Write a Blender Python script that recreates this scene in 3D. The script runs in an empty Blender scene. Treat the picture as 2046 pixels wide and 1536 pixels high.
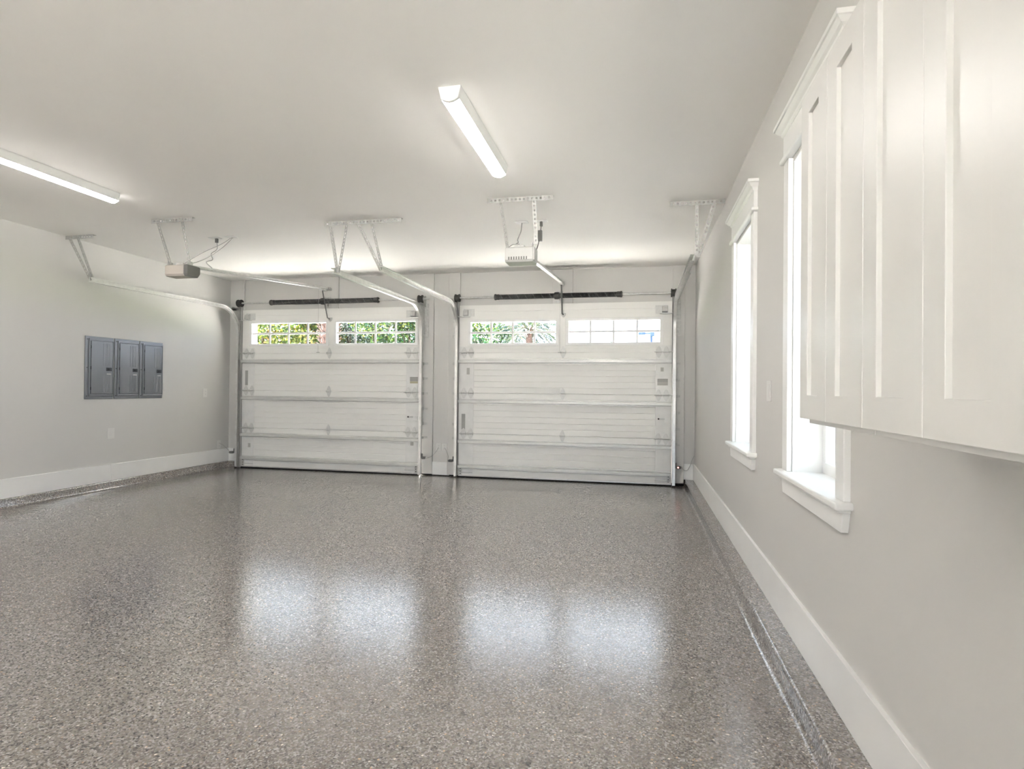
import bpy, bmesh, math, random
from mathutils import Vector, Matrix

sc = bpy.context.scene
C = sc.collection
# ------------------------------------------------------------------ camera
F_PX, YAW, PITCH, ROLL, CAM_H = 1159.556, 0.2132, 0.0084, 0.0102, 1.1788
cam_d = bpy.data.cameras.new('camera')
cam = bpy.data.objects.new('camera', cam_d)
C.objects.link(cam)
cam_d.sensor_fit = 'HORIZONTAL'
cam_d.sensor_width = 36.0
cam_d.lens = F_PX / 2046.0 * 36.0
cam_d.clip_start = 0.02
cam_d.clip_end = 400
fw = Vector((-math.sin(YAW) * math.cos(PITCH), math.cos(YAW) * math.cos(PITCH), math.sin(PITCH)))
r0 = Vector((math.cos(YAW), math.sin(YAW), 0))
u0 = r0.cross(fw)
r1 = math.cos(ROLL) * r0 + math.sin(ROLL) * u0
u1 = -math.sin(ROLL) * r0 + math.cos(ROLL) * u0
cam.matrix_world = Matrix(((r1.x, u1.x, -fw.x, 0), (r1.y, u1.y, -fw.y, 0), (r1.z, u1.z, -fw.z, CAM_H), (0, 0, 0, 1)))
sc.camera = cam
# ------------------------------------------------------------------ world, sun, exposure
world = bpy.data.worlds.new('sky')
sc.world = world
world.use_nodes = True
bg = world.node_tree.nodes['Background']
bg.inputs['Color'].default_value = (0.70, 0.83, 1.0, 1)
bg.inputs['Strength'].default_value = 3.8
sun_d = bpy.data.lights.new('sun', 'SUN')
sun_d.energy = 110.0
sun_d.angle = math.radians(0.6)
sun_d.color = (1.0, 0.97, 0.92)
sun = bpy.data.objects.new('sun', sun_d)
C.objects.link(sun)
sun.rotation_euler = Vector((0.59, -0.26, -0.766)).to_track_quat('-Z', 'Y').to_euler()
LAMP = 34.0
sc.view_settings.view_transform = 'Standard'
sc.view_settings.look = 'None'
sc.view_settings.gamma = 1.0
sc.view_settings.use_curve_mapping = False
sc.view_settings.exposure = 0.85
sc.cycles.max_bounces = 8
sc.cycles.diffuse_bounces = 4
sc.cycles.use_adaptive_sampling = True
sc.cycles.adaptive_threshold = 0.05
sc.cycles.adaptive_min_samples = 14
sc.cycles.glossy_bounces = 4
sc.cycles.transparent_max_bounces = 12
sc.cycles.sample_clamp_indirect = 120.0
sc.cycles.caustics_reflective = False
sc.cycles.caustics_refractive = False
sc.cycles.use_denoising = True
sc.cycles.use_light_tree = False

# ------------------------------------------------------------------ dimensions (metres, floor at z = 0)
XL, XR, YB, YF, HC = -5.898, 0.694, 7.5, -4.6, 2.743
DOORS = ((-5.645, -2.885), (-2.340, 0.415))
DOOR_TOP = 2.295
random.seed(4)

# ------------------------------------------------------------------ materials
MATS = {}
def mat(name, col, rough=0.5, metal=0.0, var=0.04, scale=8.0, bump=0.0, bscale=60.0, coat=0.0, spec=0.5):
    m = bpy.data.materials.new(name)
    m.use_nodes = True
    nt = m.node_tree
    b = nt.nodes['Principled BSDF']
    tc = nt.nodes.new('ShaderNodeTexCoord')
    n = nt.nodes.new('ShaderNodeTexNoise')
    n.inputs['Scale'].default_value = scale
    n.inputs['Detail'].default_value = 3
    nt.links.new(tc.outputs['Object'], n.inputs['Vector'])
    r = nt.nodes.new('ShaderNodeValToRGB')
    r.color_ramp.elements[0].position = 0.3
    r.color_ramp.elements[1].position = 0.7
    r.color_ramp.elements[0].color = tuple(c * (1 - var) for c in col) + (1,)
    r.color_ramp.elements[1].color = tuple(min(1, c * (1 + var)) for c in col) + (1,)
    nt.links.new(n.outputs['Fac'], r.inputs['Fac'])
    nt.links.new(r.outputs['Color'], b.inputs['Base Color'])
    b.inputs['Roughness'].default_value = rough
    b.inputs['Metallic'].default_value = metal
    b.inputs['Specular IOR Level'].default_value = spec
    if coat:
        b.inputs['Coat Weight'].default_value = coat
        b.inputs['Coat Roughness'].default_value = 0.15
    if bump:
        n2 = nt.nodes.new('ShaderNodeTexNoise')
        n2.inputs['Scale'].default_value = bscale
        nt.links.new(tc.outputs['Object'], n2.inputs['Vector'])
        bp = nt.nodes.new('ShaderNodeBump')
        bp.inputs['Strength'].default_value = bump
        bp.inputs['Distance'].default_value = 0.004
        nt.links.new(n2.outputs['Fac'], bp.inputs['Height'])
        nt.links.new(bp.outputs['Normal'], b.inputs['Normal'])
    MATS[name] = m
    return m

mat('wall_paint', (0.675, 0.662, 0.635), 0.6, var=0.012, scale=1.5, bump=0.06, bscale=180)
mat('ceiling_paint', (0.92, 0.903, 0.872), 0.75, var=0.01, scale=1.2)
mat('trim_white', (0.90, 0.895, 0.875), 0.35, var=0.012, scale=5)
mat('cabinet_paint', (0.74, 0.73, 0.70), 0.33, var=0.02, scale=3)
mat('door_skin', (0.90, 0.89, 0.855), 0.45, var=0.012, scale=2)
mat('stile_steel', (0.84, 0.835, 0.81), 0.42, var=0.05, scale=6)
mat('strut_steel', (0.70, 0.695, 0.67), 0.45, metal=0.3, var=0.04, scale=10)
mat('galvanised', (0.62, 0.615, 0.595), 0.42, metal=0.45, var=0.10, scale=30)
mat('hanger_steel', (0.48, 0.475, 0.455), 0.5, metal=0.25, var=0.10, scale=40)
mat('hinge_steel', (0.72, 0.715, 0.69), 0.45, metal=0.2, var=0.05, scale=40)
mat('galvanised_dull', (0.60, 0.595, 0.57), 0.5, metal=0.25, var=0.12, scale=40)
mat('track_steel', (0.70, 0.695, 0.675), 0.38, metal=0.6, var=0.08, scale=20)
mat('dark_steel', (0.035, 0.034, 0.031), 0.45, metal=0.3, var=0.25, scale=30)
mat('spring_steel', (0.105, 0.104, 0.10), 0.42, metal=0.3, var=0.25, scale=40)
mat('spring_paint', (0.25, 0.25, 0.24), 0.6, var=0.2, scale=40)
mat('drum_cast', (0.075, 0.073, 0.067), 0.6, metal=0.2, var=0.2, scale=60, bump=0.2)
mat('rubber', (0.012, 0.012, 0.012), 0.7, var=0.2)
mat('panel_grey', (0.235, 0.242, 0.262), 0.36, metal=0.45, var=0.03, scale=4)
mat('panel_grey_dark', (0.05, 0.052, 0.06), 0.5, var=0.1)
mat('plastic_black', (0.01, 0.01, 0.012), 0.35, var=0.1)
mat('plate_plastic', (0.76, 0.75, 0.72), 0.4, var=0.01)
mat('slot_dark', (0.16, 0.155, 0.145), 0.6, var=0.1)
mat('opener_tan', (0.50, 0.455, 0.405), 0.45, var=0.03)
mat('opener_lens', (0.17, 0.165, 0.155), 0.3, var=0.05)
mat('opener_white', (0.55, 0.545, 0.52), 0.45, var=0.02)
mat('cable_grey', (0.45, 0.44, 0.42), 0.5, var=0.05)
mat('cord_dark', (0.14, 0.138, 0.13), 0.5, var=0.1)
mat('fixture_white', (0.80, 0.795, 0.775), 0.45, var=0.01)
mat('gap_dark', (0.006, 0.005, 0.005), 0.9, var=0.1)
mat('concrete', (0.66, 0.645, 0.62), 0.85, var=0.12, scale=3, bump=0.3)
mat('gravel', (0.42, 0.41, 0.395), 0.9, var=0.25, scale=30, bump=0.4)
mat('bark', (0.06, 0.045, 0.03), 0.9, var=0.4, scale=14, bump=0.6)
mat('palm_bark', (0.042, 0.022, 0.017), 0.9, var=0.55, scale=26, bump=0.6)
mat('post_blue', (0.018, 0.05, 0.16), 0.4, var=0.1)
mat('stucco', (0.74, 0.73, 0.76), 0.85, var=0.03, scale=8, bump=0.2)
mat('lawn', (0.07, 0.11, 0.03), 0.9, var=0.4, scale=20)

def sticker(name, base, ink, scale, axis='Z'):
    m = mat(name, base, 0.55, var=0.01)
    nt = m.node_tree
    b = nt.nodes['Principled BSDF']
    tc = nt.nodes.new('ShaderNodeTexCoord')
    mp = nt.nodes.new('ShaderNodeMapping')
    mp.inputs['Scale'].default_value = (scale * 4, scale, scale)
    nt.links.new(tc.outputs['Object'], mp.inputs['Vector'])
    w = nt.nodes.new('ShaderNodeTexWave')
    w.bands_direction = axis
    w.inputs['Scale'].default_value = 1.0
    w.inputs['Distortion'].default_value = 2.5
    w.inputs['Detail'].default_value = 3
    nt.links.new(mp.outputs['Vector'], w.inputs['Vector'])
    mx = nt.nodes.new('ShaderNodeMixRGB')
    mx.inputs[1].default_value = base + (1,)
    mx.inputs[2].default_value = ink + (1,)
    nt.links.new(w.outputs['Fac'], mx.inputs[0])
    nt.links.new(mx.outputs[0], b.inputs['Base Color'])
sticker('label_print', (0.52, 0.51, 0.48), (0.30, 0.295, 0.28), 30.0)
sticker('label_note', (0.58, 0.57, 0.53), (0.44, 0.435, 0.41), 30.0)
mat('label_yellow', (0.55, 0.52, 0.36), 0.55, var=0.02)

def emis(name, col, s):
    m = bpy.data.materials.new(name)
    m.use_nodes = True
    b = m.node_tree.nodes['Principled BSDF']
    b.inputs['Base Color'].default_value = (0.9, 0.9, 0.9, 1)
    b.inputs['Emission Color'].default_value = col + (1,)
    b.inputs['Emission Strength'].default_value = s
    MATS[name] = m
emis('lamp_lens', (1.0, 0.965, 0.93), LAMP)
emis('led_red', (1.0, 0.25, 0.22), 6.0)

def glass(name, tint=(0.97, 0.98, 0.98)):
    m = bpy.data.materials.new(name)
    m.use_nodes = True
    nt = m.node_tree
    nt.nodes.remove(nt.nodes['Principled BSDF'])
    out = nt.nodes['Material Output']
    t = nt.nodes.new('ShaderNodeBsdfTransparent')
    t.inputs['Color'].default_value = tint + (1,)
    g = nt.nodes.new('ShaderNodeBsdfGlossy')
    g.inputs['Roughness'].default_value = 0.02
    lw = nt.nodes.new('ShaderNodeLayerWeight')
    lw.inputs['Blend'].default_value = 0.5
    pw = nt.nodes.new('ShaderNodeMath')
    pw.operation = 'POWER'
    pw.inputs[1].default_value = 5.0
    nt.links.new(lw.outputs['Facing'], pw.inputs[0])
    f = nt.nodes.new('ShaderNodeMath')
    f.operation = 'MULTIPLY_ADD'
    f.inputs[1].default_value = 0.45
    f.inputs[2].default_value = 0.03
    nt.links.new(pw.outputs[0], f.inputs[0])
    mx = nt.nodes.new('ShaderNodeMixShader')
    nt.links.new(f.outputs[0], mx.inputs[0])
    nt.links.new(t.outputs[0], mx.inputs[1])
    nt.links.new(g.outputs[0], mx.inputs[2])
    nt.links.new(mx.outputs[0], out.inputs['Surface'])
    MATS[name] = m
glass('window_glass')
glass('window_glass_tinted', (0.62, 0.63, 0.62))  # tint added to dim the daylight on the visible window jambs

def leafmat(name, cols):
    m = bpy.data.materials.new(name)
    m.use_nodes = True
    nt = m.node_tree
    b = nt.nodes['Principled BSDF']
    out = nt.nodes['Material Output']
    g = nt.nodes.new('ShaderNodeNewGeometry')
    r = nt.nodes.new('ShaderNodeValToRGB')
    r.color_ramp.interpolation = 'CONSTANT'
    els = r.color_ramp.elements
    for i, c in enumerate(cols):
        e = els[i] if i < 2 else els.new(0.99)
        e.position = i / len(cols)
        e.color = tuple(v * 0.5 for v in c) + (1,)
    nt.links.new(g.outputs['Random Per Island'], r.inputs['Fac'])
    nt.links.new(r.outputs['Color'], b.inputs['Base Color'])
    b.inputs['Roughness'].default_value = 0.5
    t = nt.nodes.new('ShaderNodeBsdfTranslucent')
    nt.links.new(r.outputs['Color'], t.inputs['Color'])
    mx = nt.nodes.new('ShaderNodeMixShader')
    mx.inputs[0].default_value = 0.4
    nt.links.new(b.outputs[0], mx.inputs[1])
    nt.links.new(t.outputs[0], mx.inputs[2])
    nt.links.new(mx.outputs[0], out.inputs['Surface'])
    MATS[name] = m
leafmat('leaf_yellow', [(0.10, 0.16, 0.01), (0.22, 0.24, 0.02), (0.05, 0.10, 0.012), (0.34, 0.20, 0.04), (0.30, 0.33, 0.10), (0.04, 0.09, 0.03)])
leafmat('leaf_green', [(0.035, 0.11, 0.018), (0.08, 0.16, 0.015), (0.015, 0.06, 0.025), (0.20, 0.24, 0.03), (0.30, 0.36, 0.20), (0.03, 0.09, 0.05)])
leafmat('leaf_olive', [(0.10, 0.15, 0.12), (0.30, 0.34, 0.28), (0.05, 0.09, 0.12), (0.18, 0.22, 0.08), (0.40, 0.42, 0.40), (0.09, 0.13, 0.10)])
leafmat('leaf_dark', [(0.012, 0.07, 0.025), (0.03, 0.10, 0.02), (0.008, 0.04, 0.03), (0.10, 0.16, 0.03), (0.05, 0.09, 0.03), (0.015, 0.06, 0.02)])
leafmat('leaf_palm', [(0.03, 0.06, 0.06), (0.06, 0.10, 0.05), (0.02, 0.04, 0.06), (0.14, 0.14, 0.06), (0.05, 0.08, 0.09), (0.02, 0.05, 0.03)])
leafmat('leaf_lime', [(0.16, 0.22, 0.02), (0.10, 0.16, 0.02), (0.24, 0.26, 0.03), (0.06, 0.12, 0.02), (0.2, 0.24, 0.04), (0.12, 0.2, 0.02)])

def epoxy_floor():
    m = bpy.data.materials.new('epoxy_flake')
    m.use_nodes = True
    nt = m.node_tree
    b = nt.nodes['Principled BSDF']
    tc = nt.nodes.new('ShaderNodeTexCoord')
    v = nt.nodes.new('ShaderNodeTexVoronoi')
    v.inputs['Scale'].default_value = 165.0
    nt.links.new(tc.outputs['Object'], v.inputs['Vector'])
    sep = nt.nodes.new('ShaderNodeSeparateColor')
    nt.links.new(v.outputs['Color'], sep.inputs['Color'])
    r = nt.nodes.new('ShaderNodeValToRGB')
    r.color_ramp.interpolation = 'CONSTANT'
    pal = [(0.0, (0.048, 0.040, 0.034)), (0.13, (0.115, 0.098, 0.084)), (0.30, (0.185, 0.162, 0.143)), (0.50, (0.225, 0.200, 0.182)),
           (0.66, (0.160, 0.125, 0.098)), (0.78, (0.290, 0.268, 0.250)), (0.90, (0.380, 0.355, 0.335)), (0.985, (0.52, 0.37, 0.25)), (0.994, (0.75, 0.68, 0.60))]
    els = r.color_ramp.elements
    for i, (p, c) in enumerate(pal):
        e = els[i] if i < 2 else els.new(0.999)
        e.position = p
        e.color = c + (1,)
    nt.links.new(sep.outputs[0], r.inputs['Fac'])
    # wide, faint tone drift of the broadcast flakes
    n = nt.nodes.new('ShaderNodeTexNoise')
    n.inputs['Scale'].default_value = 40.0
    n.inputs['Detail'].default_value = 2
    nt.links.new(tc.outputs['Object'], n.inputs['Vector'])
    mr = nt.nodes.new('ShaderNodeMapRange')
    mr.inputs[3].default_value = 1.0
    mr.inputs[4].default_value = 1.35
    nt.links.new(n.outputs['Fac'], mr.inputs[0])
    mul = nt.nodes.new('ShaderNodeMixRGB')
    mul.blend_type = 'MULTIPLY'
    mul.inputs[0].default_value = 1.0
    nt.links.new(r.outputs['Color'], mul.inputs[1])
    nt.links.new(mr.outputs[0], mul.inputs[2])
    nt.links.new(mul.outputs[0], b.inputs['Base Color'])
    b.inputs['Roughness'].default_value = 0.55
    b.inputs['Specular IOR Level'].default_value = 0.3
    b.inputs['Coat Weight'].default_value = 1.0
    b.inputs['Coat Roughness'].default_value = 0.05
    b.inputs['Coat IOR'].default_value = 2.4
    n2 = nt.nodes.new('ShaderNodeTexNoise')
    n2.inputs['Scale'].default_value = 105.0
    n2.inputs['Detail'].default_value = 3
    nt.links.new(tc.outputs['Object'], n2.inputs['Vector'])
    bp = nt.nodes.new('ShaderNodeBump')
    bp.inputs['Strength'].default_value = 0.25
    bp.inputs['Distance'].default_value = 0.003
    nt.links.new(n2.outputs['Fac'], bp.inputs['Height'])
    nt.links.new(bp.outputs['Normal'], b.inputs['Coat Normal'])
    MATS['epoxy_flake'] = m
epoxy_floor()

# ------------------------------------------------------------------ mesh helpers
class MB:
    """collects connected shapes and links them as one mesh object"""
    def __init__(s):
        s.v, s.f, s.m = [], [], []
    def add(s, vs, fs, mi=0):
        o = len(s.v)
        s.v += [tuple(x) for x in vs]
        s.f += [tuple(o + i for i in f) for f in fs]
        s.m += [mi] * len(fs)
        return s
    def box(s, x0, x1, y0, y1, z0, z1, mi=0):
        vs = [(x, y, z) for z in (z0, z1) for y in (y0, y1) for x in (x0, x1)]
        return s.add(vs, [(0, 2, 3, 1), (4, 5, 7, 6), (0, 1, 5, 4), (2, 6, 7, 3), (0, 4, 6, 2), (1, 3, 7, 5)], mi)
    def prism(s, pts, a, b, axis='x', mi=0):
        """polygon pts (two other axes in order) extruded from a to b along axis"""
        def P(p, t):
            return {'x': (t, p[0], p[1]), 'y': (p[0], t, p[1]), 'z': (p[0], p[1], t)}[axis]
        n = len(pts)
        vs = [P(p, a) for p in pts] + [P(p, b) for p in pts]
        fs = [tuple(range(n - 1, -1, -1)), tuple(range(n, 2 * n))]
        fs += [(i, (i + 1) % n, n + (i + 1) % n, n + i) for i in range(n)]
        return s.add(vs, fs, mi)
    def tube(s, path, r, n=8, mi=0, cap=True):
        path = [Vector(p) for p in path]
        rs = r if isinstance(r, (list, tuple)) else [r] * len(path)
        vs, fs = [], []
        up = None
        for i, p in enumerate(path):
            t = (path[min(i + 1, len(path) - 1)] - path[max(i - 1, 0)]).normalized()
            if up is None:
                up = Vector((0, 0, 1)) if abs(t.z) < 0.9 else Vector((1, 0, 0))
            a = (up - up.dot(t) * t).normalized()
            up = a
            b = t.cross(a)
            for k in range(n):
                w = 2 * math.pi * k / n
                vs.append(p + rs[i] * (math.cos(w) * a + math.sin(w) * b))
        for i in range(len(path) - 1):
            for k in range(n):
                k2 = (k + 1) % n
                fs.append((i * n + k, i * n + k2, (i + 1) * n + k2, (i + 1) * n + k))
        if cap:
            fs.append(tuple(range(n - 1, -1, -1)))
            fs.append(tuple((len(path) - 1) * n + k for k in range(n)))
        return s.add(vs, fs, mi)
    def sweep(s, prof, path, nrm, mi=0):
        """closed profile (u along X, w along in-plane normal) along a path in a YZ plane; nrm: normals"""
        n = len(prof)
        vs = []
        for p, q in zip(path, nrm):
            p, q = Vector(p), Vector(q)
            for u, w in prof:
                vs.append(p + Vector((u, 0, 0)) + q * w)
        fs = []
        for i in range(len(path) - 1):
            for k in range(n):
                k2 = (k + 1) % n
                fs.append((i * n + k, i * n + k2, (i + 1) * n + k2, (i + 1) * n + k))
        fs.append(tuple(range(n - 1, -1, -1)))
        fs.append(tuple((len(path) - 1) * n + k for k in range(n)))
        return s.add(vs, fs, mi)
    def lathe_x(s, prof, c, n=16, mi=None):
        """profile of (x, r) turned about the X axis through c=(y,z)"""
        vs, fs, ms = [], [], []
        for x, r in prof:
            for k in range(n):
                w = 2 * math.pi * k / n
                vs.append((x, c[0] + r * math.cos(w), c[1] + r * math.sin(w)))
        for i in range(len(prof) - 1):
            for k in range(n):
                k2 = (k + 1) % n
                fs.append((i * n + k, (i + 1) * n + k, (i + 1) * n + k2, i * n + k2))
                ms.append(mi(i, k) if mi else 0)
        fs += [tuple(range(n)), tuple((len(prof) - 1) * n + k for k in range(n - 1, -1, -1))]
        ms += [0, 0]
        o = len(s.v)
        s.v += vs
        s.f += [tuple(o + i for i in f) for f in fs]
        s.m += ms
        return s
    def mesh(s, name, mats, smooth=False, fix=True):
        me = bpy.data.meshes.new(name)
        me.from_pydata(s.v, [], s.f)
        for m in (mats if isinstance(mats, (list, tuple)) else [mats]):
            me.materials.append(MATS[m])
        if any(s.m):
            me.polygons.foreach_set('material_index', s.m)
        if fix:
            b = bmesh.new()
            b.from_mesh(me)
            bmesh.ops.recalc_face_normals(b, faces=b.faces)
            b.to_mesh(me)
            b.free()
        if smooth:
            me.polygons.foreach_set('use_smooth', [True] * len(me.polygons))
            me.set_sharp_from_angle(angle=math.radians(40))
        me.update()
        return me
    def build(s, name, mats, parent=None, bevel=0.0, smooth=False, solid=0.0, fix=True, seg=2):
        o = bpy.data.objects.new(name, s.mesh(name, mats, smooth, fix))
        C.objects.link(o)
        if parent is not None:
            o.parent = parent
            o.matrix_parent_inverse = Matrix.Translation(parent.location).inverted()
        if solid:
            md = o.modifiers.new('thickness', 'SOLIDIFY')
            md.thickness = solid
            md.offset = 0
        if bevel:
            md = o.modifiers.new('edge', 'BEVEL')
            md.width = bevel
            md.segments = seg
            md.limit_method = 'ANGLE'
            md.angle_limit = math.radians(40)
        return o

def tag(o, label=None, cat=None, group=None, kind=None):
    if label: o['label'] = label
    if cat: o['category'] = cat
    if group: o['group'] = group
    if kind: o['kind'] = kind
    return o
def empty(name, loc, label=None, cat=None, group=None, kind=None):
    o = bpy.data.objects.new(name, None)
    o.location = loc
    o.empty_display_size = 0.05
    C.objects.link(o)
    return tag(o, label, cat, group, kind)
def share(src, name, parent, off):
    """another part that shares src's mesh, shifted"""
    o = src.copy()
    o.name = name
    C.objects.link(o)
    o.parent = parent
    o.matrix_parent_inverse = Matrix.Translation(parent.location).inverted()
    o.location = Vector(src.location) + Vector(off)
    return o

def slab(name, us, vs, holes, P, w0, w1, m, label, cat, bevel=0):
    """wall of cells over the grid us x vs with cells left out, P(u, v, w) to world: one connected mesh"""
    mb = MB()
    idx = {}
    def vid(i, j, k):
        key = (i, j, k)
        if key not in idx:
            idx[key] = len(mb.v)
            mb.v.append(P(us[i], vs[j], (w0, w1)[k]))
        return idx[key]
    solid = lambda i, j: 0 <= i < len(us) - 1 and 0 <= j < len(vs) - 1 and (i, j) not in holes
    for i in range(len(us) - 1):
        for j in range(len(vs) - 1):
            if not solid(i, j):
                continue
            for k in (0, 1):
                mb.f.append((vid(i, j, k), vid(i + 1, j, k), vid(i + 1, j + 1, k), vid(i, j + 1, k)))
            for (di, dj, a, b) in ((-1, 0, (i, j), (i, j + 1)), (1, 0, (i + 1, j), (i + 1, j + 1)), (0, -1, (i, j), (i + 1, j)), (0, 1, (i, j + 1), (i + 1, j + 1))):
                if not solid(i + di, j + dj):
                    mb.f.append((vid(*a, 0), vid(*b, 0), vid(*b, 1), vid(*a, 1)))
    mb.m = [0] * len(mb.f)
    o = mb.build(name, m)
    return tag(o, label, cat, kind='structure')

# ------------------------------------------------------------------ room shell
WT = 0.28
tag(MB().box(XL - 0.02, XR + 0.02, YF - 0.02, YB + 0.05, -0.15, 0).build('floor', 'epoxy_flake'),
    'glossy brown grey speckled flake epoxy garage floor', 'floor', kind='structure')
tag(MB().box(XL - 0.3, XR + 0.3, YF - 0.3, YB + WT, HC, HC + 0.2).build('ceiling', 'ceiling_paint'),
    'flat pale warm white painted garage ceiling', 'ceiling', kind='structure')
slab('wall_back', [XL - 0.2, DOORS[0][0], DOORS[0][1], DOORS[1][0], DOORS[1][1], XR + 0.2], [-0.1, DOOR_TOP, HC], {(1, 0), (3, 0)},
     lambda u, v, w: (u, w, v), YB, YB + WT, 'wall_paint', 'light grey wall around the two garage doors', 'wall')
slab('wall_left', [YF - 0.2, -3.4, -2.6, YB + 0.02], [-0.1, 2.1, HC + 0.02], {(1, 0)}, lambda u, v, w: (w, u, v), XL - 0.2, XL,  # unseen side doorway behind the viewpoint, added to let sunlight in
     'wall_paint', 'light grey side wall carrying the three electrical panels', 'wall')
WINS = ((3.70, 4.53), (2.125, 2.965), (-2.85, -2.01), (-4.25, -3.41))          # casing outer edges along the wall; last two unseen, added for daylight
CW = 0.085
wy = [YF - 0.2]
for a, b in reversed(WINS):
    wy += [a + CW, b - CW]
wy.append(YB + 0.02)
slab('wall_right', wy, [-0.1, 0.80, 2.25, HC + 0.02], {(2 * k + 1, 1) for k in range(len(WINS))}, lambda u, v, w: (w, u, v), XR, XR + 0.19,
     'wall_paint', 'light grey side wall with tall windows and hanging cabinets', 'wall')
slab('wall_front', [XL - 0.2, -2.3, 0.5, XR + 0.2], [-0.1, 2.45, HC + 0.02], {(1, 0)}, lambda u, v, w: (u, w, v), YF - 0.2, YF,
     'wall_paint', 'light grey wall with a wide open doorway opposite the garage doors', 'wall')  # doorway opening added behind the viewpoint to light the room

# raised curbs along the side walls, coated like the floor
def curb(name, pts, y0, y1, label):
    o = MB().prism(pts, y0, y1, 'y').build(name, 'epoxy_flake', smooth=True)
    return tag(o, label, 'curb', kind='structure')
cv = [(0.542 + 0.03 * math.sin(a), 0.0305 - 0.03 * math.cos(a)) for a in [k * math.pi / 14 for k in range(7)]]
ns = [(0.594 - 0.018 * math.cos(a), 0.065 + 0.018 * math.sin(a)) for a in [k * math.pi / 12 for k in range(7)]]
curb('curb_right', [(0.535, -0.01)] + [(0.535, 0.0004)] + cv + ns + [(XR + 0.01, 0.083), (XR + 0.01, -0.01)], YF, 7.46, 'speckled epoxy coated curb ledge under the windowed wall')
curb('curb_left', [(XL - 0.01, -0.01), (-5.846, -0.01), (-5.846, 0.0005), (-5.858, 0.005), (-5.866, 0.018), (-5.869, 0.074), (-5.873, 0.083), (-5.882, 0.088), (XL - 0.01, 0.088)], -1.6, 7.47, 'low speckled epoxy curb under the electrical panel wall')
tag(MB().box(-5.87, -5.775, 7.455, 7.51, -0.01, 0.086).build('curb_back', 'epoxy_flake', bevel=0.006),
    'short speckled curb return in the corner beside the left garage door', 'curb', kind='structure')
gp = empty('trim_7', (0.57, 7.49, 0), 'black gaps where the curb and floor meet the door posts', 'joint', kind='structure')
MB().box(-5.778, -5.755, 7.47, 7.51, 0.002, 0.086).build('gap', 'gap_dark', gp)
MB().box(0.566, 0.582, 7.463, 7.51, 0.002, 0.084).build('gap', 'gap_dark', gp)
MB().box(0.42, 0.60, 7.478, 7.512, 0.001, 0.035).build('gap', 'gap_dark', gp)
MB().box(-2.885, -2.34, 7.496, 7.512, 0.001, 0.02).build('gap', 'gap_dark', gp)

# baseboards, each board a piece
def baseboard(name, label, boards):
    b = boards[0]
    root = empty(name, ((b[0] + b[1]) / 2, (b[2] + b[3]) / 2, b[4]), label, 'baseboard', kind='structure')
    for q in boards:
        MB().box(*q).build('board', 'trim_white', root, bevel=0.0015)
baseboard('baseboard_left', 'white baseboard on the electrical panel wall', [(XL - 0.005, XL + 0.016, -1.6, 5.528, 0.088, 0.274), (XL - 0.005, XL + 0.016, 5.530, 7.5, 0.088, 0.274)])
baseboard('baseboard_right', 'white baseboard on the windowed wall above the curb', [(XR - 0.016, XR + 0.005, YF, 3.722, 0.083, 0.277), (XR - 0.016, XR + 0.005, 3.7235, 7.5, 0.083, 0.277)])
baseboard('baseboard_back', 'short white baseboard pieces between and beside the garage doors',
          [(-2.722, -2.478, 7.482, 7.505, 0.012, 0.186), (-5.885, -5.752, 7.484, 7.505, 0.088, 0.274), (0.566, 0.681, 7.484, 7.505, 0.083, 0.277)])

# jamb boards and spring pads, painted with the wall
tn = [0]
def trim(x0, x1, z0, z1, label, y0=7.472):
    tn[0] += 1
    tag(MB().box(x0, x1, y0, YB + 0.005, z0, z1).build('trim_%d' % tn[0], 'wall_paint', bevel=0.004), label, 'trim board', kind='structure')
trim(-5.752, -5.65, 0.02, HC, 'tall grey jamb board between left wall and left garage door')
trim(-2.868, -2.716, 0.02, HC, 'tall grey jamb board on the pier beside the left garage door')
trim(-2.503, -2.345, 0.02, HC, 'tall grey jamb board on the pier beside the right garage door')
trim(0.42, 0.566, 0.035, HC, 'tall grey jamb board between right garage door and window wall')
trim(-4.400, -4.134, DOOR_TOP, HC, 'grey spring mounting board above the left garage door')
trim(-1.094, -0.827, DOOR_TOP, HC, 'grey spring mounting board above the right garage door')

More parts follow.
